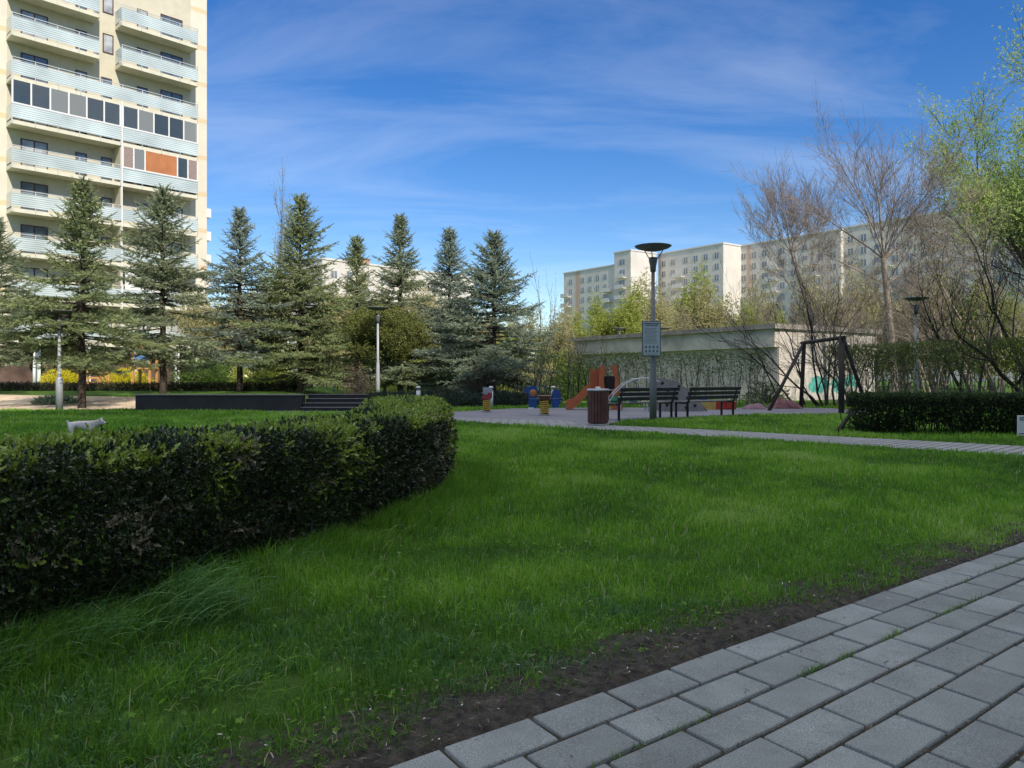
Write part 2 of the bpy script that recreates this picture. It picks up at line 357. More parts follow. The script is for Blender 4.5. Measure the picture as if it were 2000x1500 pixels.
# block paving: every block real, with joints
def paving():
    BL, BW, J = 0.318, 0.168, 0.0165
    bedm = mat('joint_soil', (0.085, 0.068, 0.05), 0.95, col2=(0.035, 0.036, 0.02), scale=9, bump=0.7, bscale=120)
    mb = MB(); a = [E0+ED*-5+EN*0.004, E0+ED*12+EN*0.004, E0+ED*12+EN*7.0, E0+ED*-5+EN*7.0]
    mb.add([(p[0], p[1], 0.007) for p in a], [(3, 2, 1, 0)]); bed = mb.build('paving_bed', bedm, kind='structure')
    bed.data.clear_geometry()
    T_, S_ = np.meshgrid(np.linspace(-5, 12, 700), np.linspace(0.004, 7, 300), indexing='ij'); x = E0[0]+T_*ED[0]+S_*EN[0]; y = E0[1]+T_*ED[1]+S_*EN[1]
    z = .007+.009*fbm(x*6, y*6)+.005*fbm(x*60, y*60)
    bv = [(float(a_), float(b_), float(c_)) for a_, b_, c_ in zip(x.ravel(), y.ravel(), z.ravel())]; bed.data.from_pydata(bv, [], [(i*300+j, i*300+j+1, (i+1)*300+j+1, (i+1)*300+j) for i in range(699) for j in range(299)]); bed.data.flip_normals(); bed.data.update()
    ES = np.array([.52, -.80]); ES /= (ES@EN)
    Vs = []; Ts = []; Rs = []; b0 = 0
    rr = random.Random(3)
    for row in range(41):
        s0 = row*BW; off = (0.0 if row % 2 == 0 else 0.5)*BL+0.33*BL+rr.uniform(-0.012, 0.012)
        for k in range(-15, 37):
            ta = k*BL+off+J/2+rr.uniform(-.0015, .0015); tb = (k+1)*BL+off-J/2+rr.uniform(-.0015, .0015)
            sa = s0+J/2+rr.uniform(-.0015, .0015); sb = s0+BW-J/2+rr.uniform(-.0015, .0015)
            z = 0.026+rr.uniform(-.0015, .0015); tl = rr.uniform(-.0015, .0015); tl2 = rr.uniform(-.0015, .0015); c = 0.005
            ring = lambda i, zz: [(ta+i, sa+i+c*.6, zz-tl-tl2), (ta+i+c*.6, sa+i, zz-tl-tl2), (tb-i-c*.6, sa+i, zz+tl-tl2), (tb-i, sa+i+c*.6, zz+tl-tl2), (tb-i, sb-i-c*.6, zz+tl+tl2), (tb-i-c*.6, sb-i, zz+tl+tl2), (ta+i+c*.6, sb-i, zz-tl+tl2), (ta+i, sb-i-c*.6, zz-tl+tl2)]
            pts = ring(0, 0.003)+ring(0, z-0.0045)+ring(0.0022, z-0.0012)+ring(0.0065, z)
            for (tt, ss_, zz) in pts:
                q = E0+ED*tt+ES*ss_; Vs.append((q[0], q[1], zz))
            for r_ in range(3):
                for j in range(8):
                    A = b0+r_*8+j; B = b0+r_*8+(j+1) % 8; C_ = B+8; D = A+8; Ts.append((A, D, C_)); Ts.append((A, C_, B))
            for j in range(1, 7): Ts.append((b0+24, b0+24+j+1, b0+24+j))
            b0 += 32; Rs += [rr.random()]*32
    m, n, l, b = principled('concrete_block')
    t = n.new('ShaderNodeTexCoord'); at = n.new('ShaderNodeAttribute'); at.attribute_name = 'rnd'
    n1 = n.new('ShaderNodeTexNoise'); n1.inputs['Scale'].default_value = 260; n1.inputs['Detail'].default_value = 3; l.new(t.outputs['Object'], n1.inputs['Vector'])
    n2 = n.new('ShaderNodeTexNoise'); n2.inputs['Scale'].default_value = 3.2; n2.inputs['Detail'].default_value = 9; n2.inputs['Roughness'].default_value = 0.65; l.new(t.outputs['Object'], n2.inputs['Vector'])
    r1 = n.new('ShaderNodeValToRGB'); e = r1.color_ramp.elements; e[0].position = 0.30; e[0].color = (0.15, 0.162, 0.155, 1); e[1].position = 0.72; e[1].color = (0.385, 0.41, 0.39, 1)
    l.new(n1.outputs['Fac'], r1.inputs[0])
    mr = n.new('ShaderNodeMapRange'); mr.inputs['From Min'].default_value = 0.3; mr.inputs['From Max'].default_value = 0.7; mr.inputs['To Min'].default_value = 0.74; mr.inputs['To Max'].default_value = 1.12; l.new(n2.outputs['Fac'], mr.inputs['Value'])
    ma = n.new('ShaderNodeMapRange'); ma.inputs['To Min'].default_value = 0.80; ma.inputs['To Max'].default_value = 1.12; l.new(at.outputs['Fac'], ma.inputs['Value'])
    mu = n.new('ShaderNodeMath'); mu.operation = 'MULTIPLY'; l.new(mr.outputs[0], mu.inputs[0]); l.new(ma.outputs[0], mu.inputs[1])
    hv = n.new('ShaderNodeHueSaturation'); l.new(mu.outputs[0], hv.inputs['Value']); l.new(r1.outputs[0], hv.inputs['Color'])
    # damp brown stains
    n3 = n.new('ShaderNodeTexNoise'); n3.inputs['Scale'].default_value = 7; n3.inputs['Detail'].default_value = 10; n3.inputs['Roughness'].default_value = 0.7; l.new(t.outputs['Object'], n3.inputs['Vector'])
    r3 = n.new('ShaderNodeValToRGB'); r3.color_ramp.elements[0].position = 0.56; r3.color_ramp.elements[1].position = 0.78; l.new(n3.outputs['Fac'], r3.inputs[0])
    m3 = n.new('ShaderNodeMath'); m3.operation = 'MULTIPLY'; m3.inputs[1].default_value = 0.5; l.new(r3.outputs[0], m3.inputs[0])
    mix = n.new('ShaderNodeMixRGB'); l.new(m3.outputs[0], mix.inputs[0]); l.new(hv.outputs[0], mix.inputs[1]); mix.inputs[2].default_value = (0.13, 0.12, 0.10, 1)
    l.new(mix.outputs[0], b.inputs['Base Color']); b.inputs['Roughness'].default_value = 0.82; b.inputs['Specular IOR Level'].default_value = 0.35
    bp = n.new('ShaderNodeBump'); bp.inputs['Strength'].default_value = 0.45; bp.inputs['Distance'].default_value = 0.002; l.new(n1.outputs['Fac'], bp.inputs['Height']); l.new(bp.outputs[0], b.inputs['Normal'])
    o = soup('paving', np.array(Vs), np.array(Ts), np.array(Rs), m); o['kind'] = 'structure'
    return o
paving()

# ------------------------------------------------------------------ box hedge path (used for grass too)
BH = np.array([(-3.42, 0.6), (-2.98, 1.9), (-2.38, 3.15), (-1.85, 4.4), (-1.44, 5.55), (-1.14, 6.75), (-1.08, 7.9), (-1.2, 8.9), (-1.5, 9.75)])
def poly_dist(x, y, pl):
    x = np.asarray(x, float); y = np.asarray(y, float); best = np.full(x.shape, 1e9)
    for a, b_ in zip(pl[:-1], pl[1:]):
        d = b_-a; L2 = d@d; t = np.clip(((x-a[0])*d[0]+(y-a[1])*d[1])/L2, 0, 1)
        best = np.minimum(best, np.hypot(x-a[0]-t*d[0], y-a[1]-t*d[1]))
    return best

# ------------------------------------------------------------------ grass
def grass(name, x, y, h, wd, rnd, mat_, lean=None, bend=0.35, seed=1):
    r = np.random.default_rng(seed); n = len(x)
    z = H(x, y)+.012*(edge_s(x, y) < .3); ang = r.uniform(0, 2*PI, n); fx = np.cos(ang); fy = np.sin(ang)
    ld = r.uniform(0, 2*PI, n); lm = np.abs(r.normal(0, bend, n))
    lx = np.cos(ld)*lm; ly = np.sin(ld)*lm
    if lean is not None: lx = lx+lean[0]; ly = ly+lean[1]
    P0 = np.stack([x, y, z], 1); W = np.stack([fx, fy, np.zeros(n)], 1)*(wd/2)[:, None]
    def at(t, hz): return P0+np.stack([lx*h*t*t, ly*h*t*t, h*hz], 1)
    m1 = at(0.5, 0.52); m2 = at(1.0, np.maximum(0.25, 1.0-0.35*np.hypot(lx, ly)))
    V = np.stack([P0-W, P0+W, m1-W*0.85, m1+W*0.85, m2], 1).reshape(-1, 3)
    t = np.array([(0, 1, 3), (0, 3, 2), (2, 3, 4)]); T = (t[None]+(np.arange(n)*5)[:, None, None]).reshape(-1, 3)
    R = np.repeat(rnd, 5)
    return V, T, R
M_grass = leafmat('grass_blades', [(0.0, (0.045, 0.12, 0.022)), (0.3, (0.09, 0.21, 0.024)), (0.7, (0.19, 0.41, 0.030)), (0.93, (0.31, 0.52, 0.06)), (1.0, (0.55, 0.50, 0.30))], rough=0.45, trans=0.42, spec=0.35)
M_grassb = leafmat('blueish_grass', [(0.0, (0.04, 0.12, 0.03)), (0.6, (0.10, 0.26, 0.07)), (1.0, (0.26, 0.45, 0.20))], rough=0.4, trans=0.25, spec=0.5)
TERR = [(-12.2, 24.2), (-4.2, 24.2), (-4.2, 26.0), (-12.2, 26.0)]
def lawn_ok(x, y):
    ok = (edge_s(x, y) > 0.02)
    for pl in (PATH, PLAY, WALK, SAND, TERR): ok &= ~in_poly(x, y, pl)
    return ok
def long_blades(x, y, L_, wd, rnd, lean, seed, spread=.35):
    r = np.random.default_rng(seed); n = len(x); K = 6; z = H(x, y); a = r.normal(lean, spread, n); dx_ = np.cos(a); dy_ = np.sin(a); droop = r.uniform(.9, 1.9, n); el0 = r.uniform(1.0, 1.45, n)
    p = np.stack([x, y, z], 1); W = np.stack([-dy_, dx_, r.uniform(-.3, .3, n)], 1)*(wd/2)[:, None]; rows = []
    for k in range(K+1):
        t = k/K; w_ = (1-t**2.2)*.95+.02; rows += [p-W*w_, p+W*w_]
        el = el0-droop*(t+.5/K)**1.2; p = p+np.stack([dx_*np.cos(el), dy_*np.cos(el), np.sin(el)], 1)*(L_/K)[:, None]
    V = np.stack(rows, 1).reshape(-1, 3); V[:, 2] = np.maximum(V[:, 2], .01); m = 2*(K+1); t = []
    for k in range(K): b = 2*k; t += [(b, b+1, b+3), (b, b+3, b+2)]
    T = (np.array(t)[None]+(np.arange(n)*m)[:, None, None]).reshape(-1, 3); return V, T, np.repeat(rnd, m)
def _clover():
    V = []; T = []
    for i in range(5):
        a = i*1.2566; c, s_ = math.cos(a), math.sin(a); b = len(V)
        V += [(0, 0, 0), (c*.55-s_*.32, s_*.55+c*.32, .12), (c*1.0, s_*1.0, .05), (c*.55+s_*.32, s_*.55-c*.32, .12)]; T += [(b, b+1, b+2), (b, b+2, b+3)]
    return np.array(V), np.array(T)
CLOVER = _clover()
def build_grass():
    r = np.random.default_rng(11); parts = []; partsb = []
    zones = [(1.5, 3.2, 9000, .0034, .055), (3.2, 5.0, 6000, .0045, .058), (5.0, 8.0, 3000, .0065, .06), (8.0, 13.0, 1500, .010, .065), (13.0, 20.0, 600, .017, .07), (20.0, 30.0, 260, .028, .075)]
    for i, (d0, d1, dens, wd, hh) in enumerate(zones):
        xm = d1*0.72+1.2; A = (d1-d0)*2*xm; n = int(A*dens)
        x = r.uniform(-xm, xm, n); y = r.uniform(d0, d1, n)
        k = (np.abs(x) < y*0.70+1.0) & lawn_ok(x, y); x = x[k]; y = y[k]
        es = edge_s(x, y); cl = fbm(x*1.3, y*1.3); c2 = fbm(x*5+40, y*5); c3 = fbm(x*0.5+3, y*0.5+8)
        # thin out towards the mud and in bare spots near the camera
        mw = 0.02+0.04*(1-sstep(1.0, 3.2, edge_t(x, y)))
        keep = 0.10+0.90*sstep(mw-0.08, mw+0.12, es+0.34*(c2-0.5)+0.2*(cl-.5)); keep *= sstep(0.0, .03, es)
        bare = sstep(0.60, 0.72, fbm(x*2.3+7, y*2.3+2))*(1-sstep(3.4, 5.2, y))
        keep *= 1-0.85*bare
        clump = sstep(.40, .56, fbm(x*8+3, y*8+30)); nearm = (1-sstep(2.7, 4.0, y))*(1-sstep(.7, 1.5, es)); keep *= 1-nearm*(1-.38-.62*clump)
        hd = poly_dist(x, y, BH); keep *= np.where(hd < 0.50, 0.10, 1.0)
        keep *= 0.55+0.45*sstep(0.25, 0.55, c2)
        k = r.random(len(x)) < keep; x, y, es, cl, c2, c3, hd = [q[k] for q in (x, y, es, cl, c2, c3, hd)]
        n = len(x)
        long_ = (1-sstep(0.45, 1.15, hd))*(1-sstep(7.5, 10, y))*sstep(0.5, 0.62, hd+0.2)
        h = hh*(0.55+0.9*cl)*(0.7+0.6*c2)*r.uniform(0.6, 1.35, n)*(1+1.2*long_)*(0.72+0.28*sstep(0.05, 0.35, es))
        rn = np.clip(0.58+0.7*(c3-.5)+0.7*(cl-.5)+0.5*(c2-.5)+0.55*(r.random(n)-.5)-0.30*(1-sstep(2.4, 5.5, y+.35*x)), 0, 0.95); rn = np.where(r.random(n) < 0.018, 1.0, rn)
        w_ = wd*r.uniform(0.6, 1.35, n)
        parts.append(grass('g', x, y, h, w_, rn, None, seed=50+i, bend=0.8 if d0 < 5 else 0.5))
    # longer tufts along the hedge foot
    n = 14000; tt = r.uniform(0, len(BH)-2.2, n); i0 = tt.astype(int); fr_ = (tt-i0)[:, None]
    c = BH[i0]*(1-fr_)+BH[i0+1]*fr_; d = BH[i0+1]-BH[i0]; d /= np.linalg.norm(d, axis=1, keepdims=True)
    nrm = np.stack([d[:, 1], -d[:, 0]], 1); q = c+nrm*(0.50+np.abs(r.normal(0, 0.22, n)))[:, None]
    k = (fbm(q[:, 0]*2.2, q[:, 1]*2.2) > 0.42) & lawn_ok(q[:, 0], q[:, 1]); q = q[k]; n = len(q)
    parts.append(grass('g', q[:, 0], q[:, 1], r.uniform(0.09, 0.2, n), r.uniform(.003, .0055, n), np.clip(r.normal(0.4, 0.18, n), 0, .93), None, lean=(0.35, -0.1), seed=70, bend=0.5))
    # big pale overhanging tuft
    for (cx, cy, rad, nn, hm) in ((-1.46, 3.36, 0.2, 240, 0.27), (-1.36, 3.2, 0.22, 160, 0.24), (-1.62, 3.75, .12, 160, .2), (-1.72, 2.95, 0.2, 260, 0.2), (-1.25, 4.2, .2, 220, .16), (-1.9, 2.6, .2, 200, .2), (-.9, 4.9, 0.2, 140, 0.14), (-1.0, 2.6, .2, 120, .12), (-.6, 5.8, .2, 140, .14)):
        x = cx+r.normal(0, rad*.6, nn); y = cy+r.normal(0, rad*.6, nn)
        q = long_blades(x, y, r.uniform(0.7, 1.5, nn)*hm, r.uniform(.0035, .0065, nn), np.clip(r.normal(0.55, 0.28, nn), 0, 1), .1, int(90+cx*10)); (partsb if nn > 150 else parts).append(q)
    # bluish low weedy patches near the bottom
    n = 16000; x = r.uniform(-1.9, 1.2, n); y = r.uniform(1.9, 3.6, n); k = lawn_ok(x, y) & (fbm(x*2.0+31, y*2.0+11) > 0.50) & (edge_s(x, y) > 0.2); x = x[k]; y = y[k]; n = len(x)
    partsb.append(grass('g', x, y, r.uniform(0.02, 0.06, n), r.uniform(.003, .007, n), r.random(n)*.7, None, seed=99, bend=1.1))
    tvc, tfc = CLOVER
    n = 9000; x = r.uniform(-2.2, 6, n); y = r.uniform(1.9, 8, n); k = lawn_ok(x, y) & (fbm(x*1.7+51, y*1.7+19) > 0.52) & (edge_s(x, y) > .1); x = x[k]; y = y[k]; n = len(x)
    parts.append(scatter(tvc, tfc, np.stack([x, y, r.uniform(.012, .04, n)], 1), frames(np.stack([r.normal(0, .35, n), r.normal(0, .35, n), np.ones(n)], 1), r.uniform(0, 6, n)), r.uniform(.006, .015, n), r.uniform(.2, .75, n)))
    # tufts growing in the paving joints
    BLK = 0.168
    for (t0_, row, L_, nn) in ((1.35, 2, 1.0, 260), (0.35, 2, .5, 50), (2.2, 2, .7, 80), (3.1, 1, .9, 50)):
        tt = t0_+r.random(nn)*L_; ss_ = row*BLK+r.normal(0, 0.004, nn); kk = fbm(tt*9, tt*0+row) > 0.45; tt = tt[kk]; ss_ = ss_[kk]; nn = len(tt)
        x = E0[0]+tt*ED[0]+ss_*EN[0]; y = E0[1]+tt*ED[1]+ss_*EN[1]
        V, T, R = grass('g', x, y, r.uniform(.02, .045, nn), r.uniform(.0015, .003, nn), r.random(nn)*.9, None, seed=120, bend=.7)
        parts.append((V+np.array([0, 0, .006]), T, R))
    V, T, R = merge(parts); nA = len(T); V2, T2, R2 = merge(partsb)
    o = soup('lawn_grass', np.concatenate([V, V2]), np.concatenate([T, T2+len(V)]), np.concatenate([R, R2]), [M_grass, M_grassb], mi=np.concatenate([np.zeros(nA), np.ones(len(T2))]))
    tag(o, 'green spring grass covering the lawn between paving and playground', 'grass', kind='stuff')
    # litter: fallen petals, dry stalks and crumbs on mud and paving
    n = 3600; tt = r.uniform(-1.5, 6, n); ss_ = np.where(r.random(n) < .9, r.uniform(0.0, 0.42, n), r.normal(0, .3, n)); x = E0[0]+tt*ED[0]-ss_*EN[0]; y = E0[1]+tt*ED[1]-ss_*EN[1]
    z = np.where(ss_ < 0, 0.03, 0.028+.022*r.random(n))
    tv = [(-.5, 0, 0), (.5, 0.15, 0.1), (0.4, .5, 0.25), (-.4, .45, 0.1)]; tf = [(0, 1, 2), (0, 2, 3)]
    V, T, R = scatter(tv, tf, np.stack([x, y, z], 1), frames(np.stack([r.normal(0, .3, n), r.normal(0, .3, n), np.ones(n)], 1), r.uniform(0, 6.28, n)), np.stack([r.uniform(.004, .022, n), r.uniform(.004, .012, n), r.uniform(.004, .01, n)], 1), r.random(n))
    m_ = 5200; tj = r.uniform(-1.5, 5.5, m_); row = r.integers(1, 11, m_); sj = row*.168+r.normal(0, .0045, m_); xj = E0[0]+tj*ED[0]+sj*EN[0]; yj = E0[1]+tj*ED[1]+sj*EN[1]
    V3, T3, R3 = scatter(tv, tf, np.stack([xj, yj, r.uniform(.018, .026, m_)], 1), frames(np.stack([r.normal(0, .4, m_), r.normal(0, .4, m_), np.ones(m_)], 1), r.uniform(0, 6.28, m_)), r.uniform(.003, .009, m_), r.random(m_)*.97)
    nn = 190; x = r.uniform(-3, 8, nn); y = r.uniform(2.3, 13, nn); k = lawn_ok(x, y); x = x[k]; y = y[k]; nn = len(x)
    V2, T2, R2 = scatter(tv, tf, np.stack([x, y, r.uniform(.03, .06, nn)], 1), frames(rdir(nn, r)), r.uniform(.008, .018, nn), r.uniform(.9, 1, nn))
    o = soup('ground_litter', *merge([(V, T, R), (V2, T2, R2), (V3, T3, R3)]), leafmat('litter', [(0, (.035, .026, .018)), (.7, (.12, .09, .055)), (.93, (.25, .21, .13)), (.98, (.55, .53, .48)), (1, (.7, .7, .66))], trans=0.0, rough=.8))
    tag(o, 'fallen petals, crumbs and dry stalks scattered on mud and lawn', 'litter', kind='stuff')
build_grass()

# ------------------------------------------------------------------ leafy hedges
def leaf_template(fold=0.25, w=0.5):
    # leaf along +z
    tv = [(0, 0, 0), (-w/2, fold*w, .5), (0, 0, 1.0), (w/2, fold*w, .5), (0, 0, .5)]
    return np.array(tv), np.array([(0, 4, 1), (1, 4, 2), (0, 3, 4), (3, 2, 4)])
def oval_template(w=.55):
    tv = [(0, 0, 0), (-w*.42, .10, .30), (-w*.45, .12, .68), (0, 0, 1.0), (w*.45, .12, .68), (w*.42, .10, .30), (0, 0, .5)]
    return np.array(tv), np.array([(0, 6, 1), (1, 6, 2), (2, 6, 3), (3, 6, 4), (4, 6, 5), (5, 6, 0)])
def sprig_template(nl=8, seed=0, L_=1.0, leaf=0.55, spread=0.8, w=0.5, oval=False):
    r = np.random.default_rng(seed); tv, tf = oval_template(w) if oval else leaf_template(w=w); pos = []; dr = []
    for i in range(nl):
        a = i*2.4+r.uniform(-.3, .3); zz = L_*(i+.5)/nl; s_ = spread*(1.15-zz*.6)
        pos.append((0, 0, zz*0.8)); dr.append((math.cos(a)*s_, math.sin(a)*s_, .55+.6*zz))
    V, T, R = scatter(tv, tf, np.array(pos), frames(np.array(dr), r.uniform(-.5, .5, nl)), np.full(nl, leaf)*r.uniform(.75, 1.15, nl), np.zeros(nl))
    return V, T
def path_sample(pl, n, r):
    pl = np.asarray(pl, float); d = np.diff(pl, axis=0); L_ = np.hypot(d[:, 0], d[:, 1]); cum = np.concatenate([[0], np.cumsum(L_)])
    s_ = r.uniform(0, cum[-1], n); i = np.clip(np.searchsorted(cum, s_)-1, 0, len(L_)-1); t = ((s_-cum[i])/L_[i])[:, None]
    c = pl[i]*(1-t)+pl[i+1]*t; tg = d[i]/L_[i][:, None]
    # smooth tangents
    tn = np.vstack([d[:1], (d[:-1]+d[1:])/2, d[-1:]]); tn /= np.linalg.norm(tn, axis=1, keepdims=True)
    tg = tn[i]*(1-t)+tn[i+1]*t; tg /= np.linalg.norm(tg, axis=1, keepdims=True)
    return c, np.stack([tg[:, 1], -tg[:, 0]], 1), tg, s_, cum[-1]

def box_hedge():
    r = np.random.default_rng(5)
    root = empty('box_hedge', (-1.9, 5.2, 0), 0, 'waist high clipped box hedge curving across the left foreground, lime green new growth on top', 'hedge')
    hw, hh = 0.46, 0.70
    parts = []; NS = 66000
    c, nr, tg, s_, Lt = path_sample(BH, NS, r)
    # position on the cross section outline (right side, top, left side)
    per = hh+2*hw+hh; u = r.random(NS)*per
    side = np.where(u < hh, 1, np.where(u < hh+2*hw, 0, -1))
    zl = np.where(side == 1, u, np.where(side == -1, u-hh-2*hw, hh)); off = np.where(side == 0, u-hh-hw, side*hw)
    bump = 0.10*(fbm(s_*1.6, zl*3+side*7)-.5)*2+0.06*(fbm(s_*5, zl*8+side*3)-.5)*2
    topb = 0.035*(fbm(s_*2.2+5, off*2)-.5)*2
    rise = 0.035*sstep(6.6, 7.2, s_)+0.02*sstep(7.8, 8.6, s_)+.05*(fbm(s_*1.1+9, s_*0)-.5)-0.05*(1-sstep(0.5, 3.5, s_))*0
    inset = np.abs(r.normal(0, 0.05, NS))
    deep = r.random(NS) < 0.3; inset = np.where(deep, r.uniform(0.04, 0.3, NS), inset)
    rnd_top = 0.10*np.clip((np.abs(off)-(hw-.12))/.12, 0, 1)**2
    z = np.where(side == 0, hh+topb+rise-rnd_top-inset, zl*1.0)
    o = np.where(side == 0, off, off*(1+0)+np.sign(off)*(bump-inset)*1.0)
    # sides taper in towards the foot, rounded shoulder
    narrow = np.where(side != 0, 0.05*(1-sstep(0.05, 0.45, z))+0.07*sstep(hh-.14, hh, z), 0)
    o = o-np.sign(o)*narrow
    endcap = np.clip((s_-(Lt-.35))/.35, 0, 1); o = o*np.sqrt(np.clip(1-endcap**2*.75, 0, 1))
    pos = np.stack([c[:, 0]+nr[:, 0]*o, c[:, 1]+nr[:, 1]*o, z], 1)
    # gaps near the ground and a few thin holes
    g = fbm(s_*2.3+11, z*4); keepp = np.where(z < 0.22, sstep(0.25, 0.55, g+1.2*z+.25*(1-sstep(2.5, 4.5, s_))), 1.0)
    hole = sstep(.66, .72, fbm(s_*1.9+21, z*3.5+3)); keepp = keepp*(1-.55*hole*(side != 0))
    k = r.random(NS) < keepp
    pos, side, z, o, nr, s_, inset = [q[k] for q in (pos, side, z, o, nr, s_, inset)]; n = len(pos)
    outw = np.stack([nr[:, 0]*np.sign(o), nr[:, 1]*np.sign(o), np.full(n, .35)], 1); outw[side == 0] = (0, 0, 1)
    dr = outw+1.05*rdir(n, r)
    young = (z > hh-.07) & (inset < .06) & (fbm(s_*3.2+2, o*5)+.25*fbm(s_*11, o*11) > .60-.08*sstep(3.5, 6, s_))
    patch = fbm(s_*1.2+31, z*2.2)
    young |= (patch > .66) & (z > .3) & (inset < .05) & (r.random(n) < .6)
    rn = np.clip(0.30+0.3*(patch-.5)+r.normal(0, .15, n), 0, .56)
    rn = np.where(young, np.clip(r.normal(.78, .1, n), .6, .95), rn)
    dry = (fbm(s_*2.7+60, z*5) > .66) & (side != 0); rn = np.where(dry & (r.random(n) < .5), r.uniform(.97, 1, n), rn)
    sc = r.uniform(.036, .056, n)*np.where(young, 1.1, 1)
    for sd_ in range(4):
        kk = (np.arange(n) % 4) == sd_
        tv, tf = sprig_template(8+sd_ % 2, sd_, L_=1.5, leaf=.40, w=.62, spread=.95, oval=True)
        parts.append(scatter(tv, tf, pos[kk], frames(dr[kk], r.uniform(0, 6.28, kk.sum())), sc[kk], rn[kk]))
    M = leafmat('box_leaves', [(0, (.014, .024, .009)), (.3, (.027, .047, .013)), (.55, (.07, .105, .024)), (.62, (.17, .25, .03)), (.8, (.30, .40, .05)), (.95, (.42, .50, .09)), (.97, (.18, .15, .10)), (1.0, (.34, .29, .20))], rough=.3, trans=.18, spec=.65)
    fo = soup('foliage', *merge(parts), M, root); fo.matrix_parent_inverse = Matrix.Translation(-root.location)
    # woody stems inside
    mb = MB(); rr = random.Random(5); nb = 620
    c, nr, tg, s_, Lt = path_sample(BH, nb, r)
    for i in range(nb):
        p = Vector((c[i, 0]+nr[i, 0]*rr.uniform(-.22, .22), c[i, 1]+nr[i, 1]*rr.uniform(-.22, .22), -.01)); pts = [p.copy()]; d = Vector((rr.uniform(-.5, .5), rr.uniform(-.5, .5), 1)).normalized()
        for k2 in range(4):
            p = p+d*rr.uniform(.1, .17); p.z = min(p.z, .62); d = (d+Vector((rr.uniform(-.5, .5), rr.uniform(-.5, .5), .3))).normalized(); pts.append(p.copy())
        mb.tube(pts, [.008, .006, .005, .0035, .002], 4, cap=False)
    st = mb.build('stems', mat('box_wood', (.09, .07, .05), .9, scale=30), root); st.matrix_parent_inverse = Matrix.Translation(-root.location)
    # dry tall stalks and litter at the foot
    return root
box_hedge()

def low_hedge_right():
    r = np.random.default_rng(15)
    pl = np.array([(6.55, 14.9), (8.0, 14.6), (10.5, 14.1), (14.0, 13.4)])
    root = empty('clipped_hedge', (9, 14.5, 0), 0, 'low dark clipped hedge with flat top along the footpath at the right edge', 'hedge')
    n = 26000; hw, hh = .5, .70
    c, nr, tg, s_, Lt = path_sample(pl, n, r); per = 2*hh+2*hw; u = r.random(n)*per
    side = np.where(u < hh, 1, np.where(u < hh+2*hw, 0, -1)); zl = np.where(side == 1, u, np.where(side == -1, u-hh-2*hw, hh)); off = np.where(side == 0, u-hh-hw, side*hw)
    ins = np.abs(r.normal(0, .05, n))+(r.random(n) < .25)*r.uniform(0, .3, n)
    z = np.where(side == 0, hh-ins*.7, zl)+.02*(fbm(s_*2, off*3)-.5); o = np.where(side == 0, off, off-np.sign(off)*(ins+.12*(1-sstep(.05, .4, zl))))+.1*(fbm(s_*2, zl*4)-.5)
    capm = np.clip(1-s_/.35, 0, 1); pos = np.stack([c[:, 0]+nr[:, 0]*o*(1-.5*capm**2), c[:, 1]+nr[:, 1]*o*(1-.5*capm**2), z], 1)
    k = r.random(n) < np.where(z < .2, sstep(.38, .56, fbm(s_*1.6+3, z*3)+z*.8), 1); pos, side, z, o, nr = [q[k] for q in (pos, side, z, o, nr)]; n = len(pos)
    outw = np.stack([nr[:, 0]*np.sign(o), nr[:, 1]*np.sign(o), np.full(n, .2)], 1); outw[side == 0] = (0, 0, 1)
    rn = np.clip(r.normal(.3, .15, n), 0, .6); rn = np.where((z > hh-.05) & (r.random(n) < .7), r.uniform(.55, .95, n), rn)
    tv, tf = sprig_template(8, 3, leaf=.45, w=.4)
    M = leafmat('dark_hedge_leaves', [(0, (.010, .018, .007)), (.5, (.020, .036, .010)), (.7, (.05, .09, .02)), (1, (.09, .15, .03))], rough=.5, trans=.15)
    f = soup('foliage', *scatter(tv, tf, pos, frames(outw+.8*rdir(n, r), r.uniform(0, 6, n)), r.uniform(.06, .10, n), rn), M, root); f.matrix_parent_inverse = Matrix.Translation(-root.location)
    mb = MB(); rr = random.Random(2)
    c, nr, tg, s_, Lt = path_sample(pl, 260, r)
    for i in range(260):
        p = Vector((c[i, 0]+nr[i, 0]*rr.uniform(-.3, .3), c[i, 1]+nr[i, 1]*rr.uniform(-.3, .3), -.01)); q = p+Vector((rr.uniform(-.2, .2), rr.uniform(-.2, .2), rr.uniform(.4, .62)))
        mb.tube([p, (p+q)/2+Vector((rr.uniform(-.04, .04), 0, 0)), q], [.012, .009, .004], 4, cap=False)
    mb.tube([(6.15, 14.6, -.01), (6.3, 14.7, .12), (6.5, 14.8, .34)], [.05, .045, .03], 6)
    s2 = mb.build('stems', M_barkd, root); s2.matrix_parent_inverse = Matrix.Translation(-root.location)
low_hedge_right()

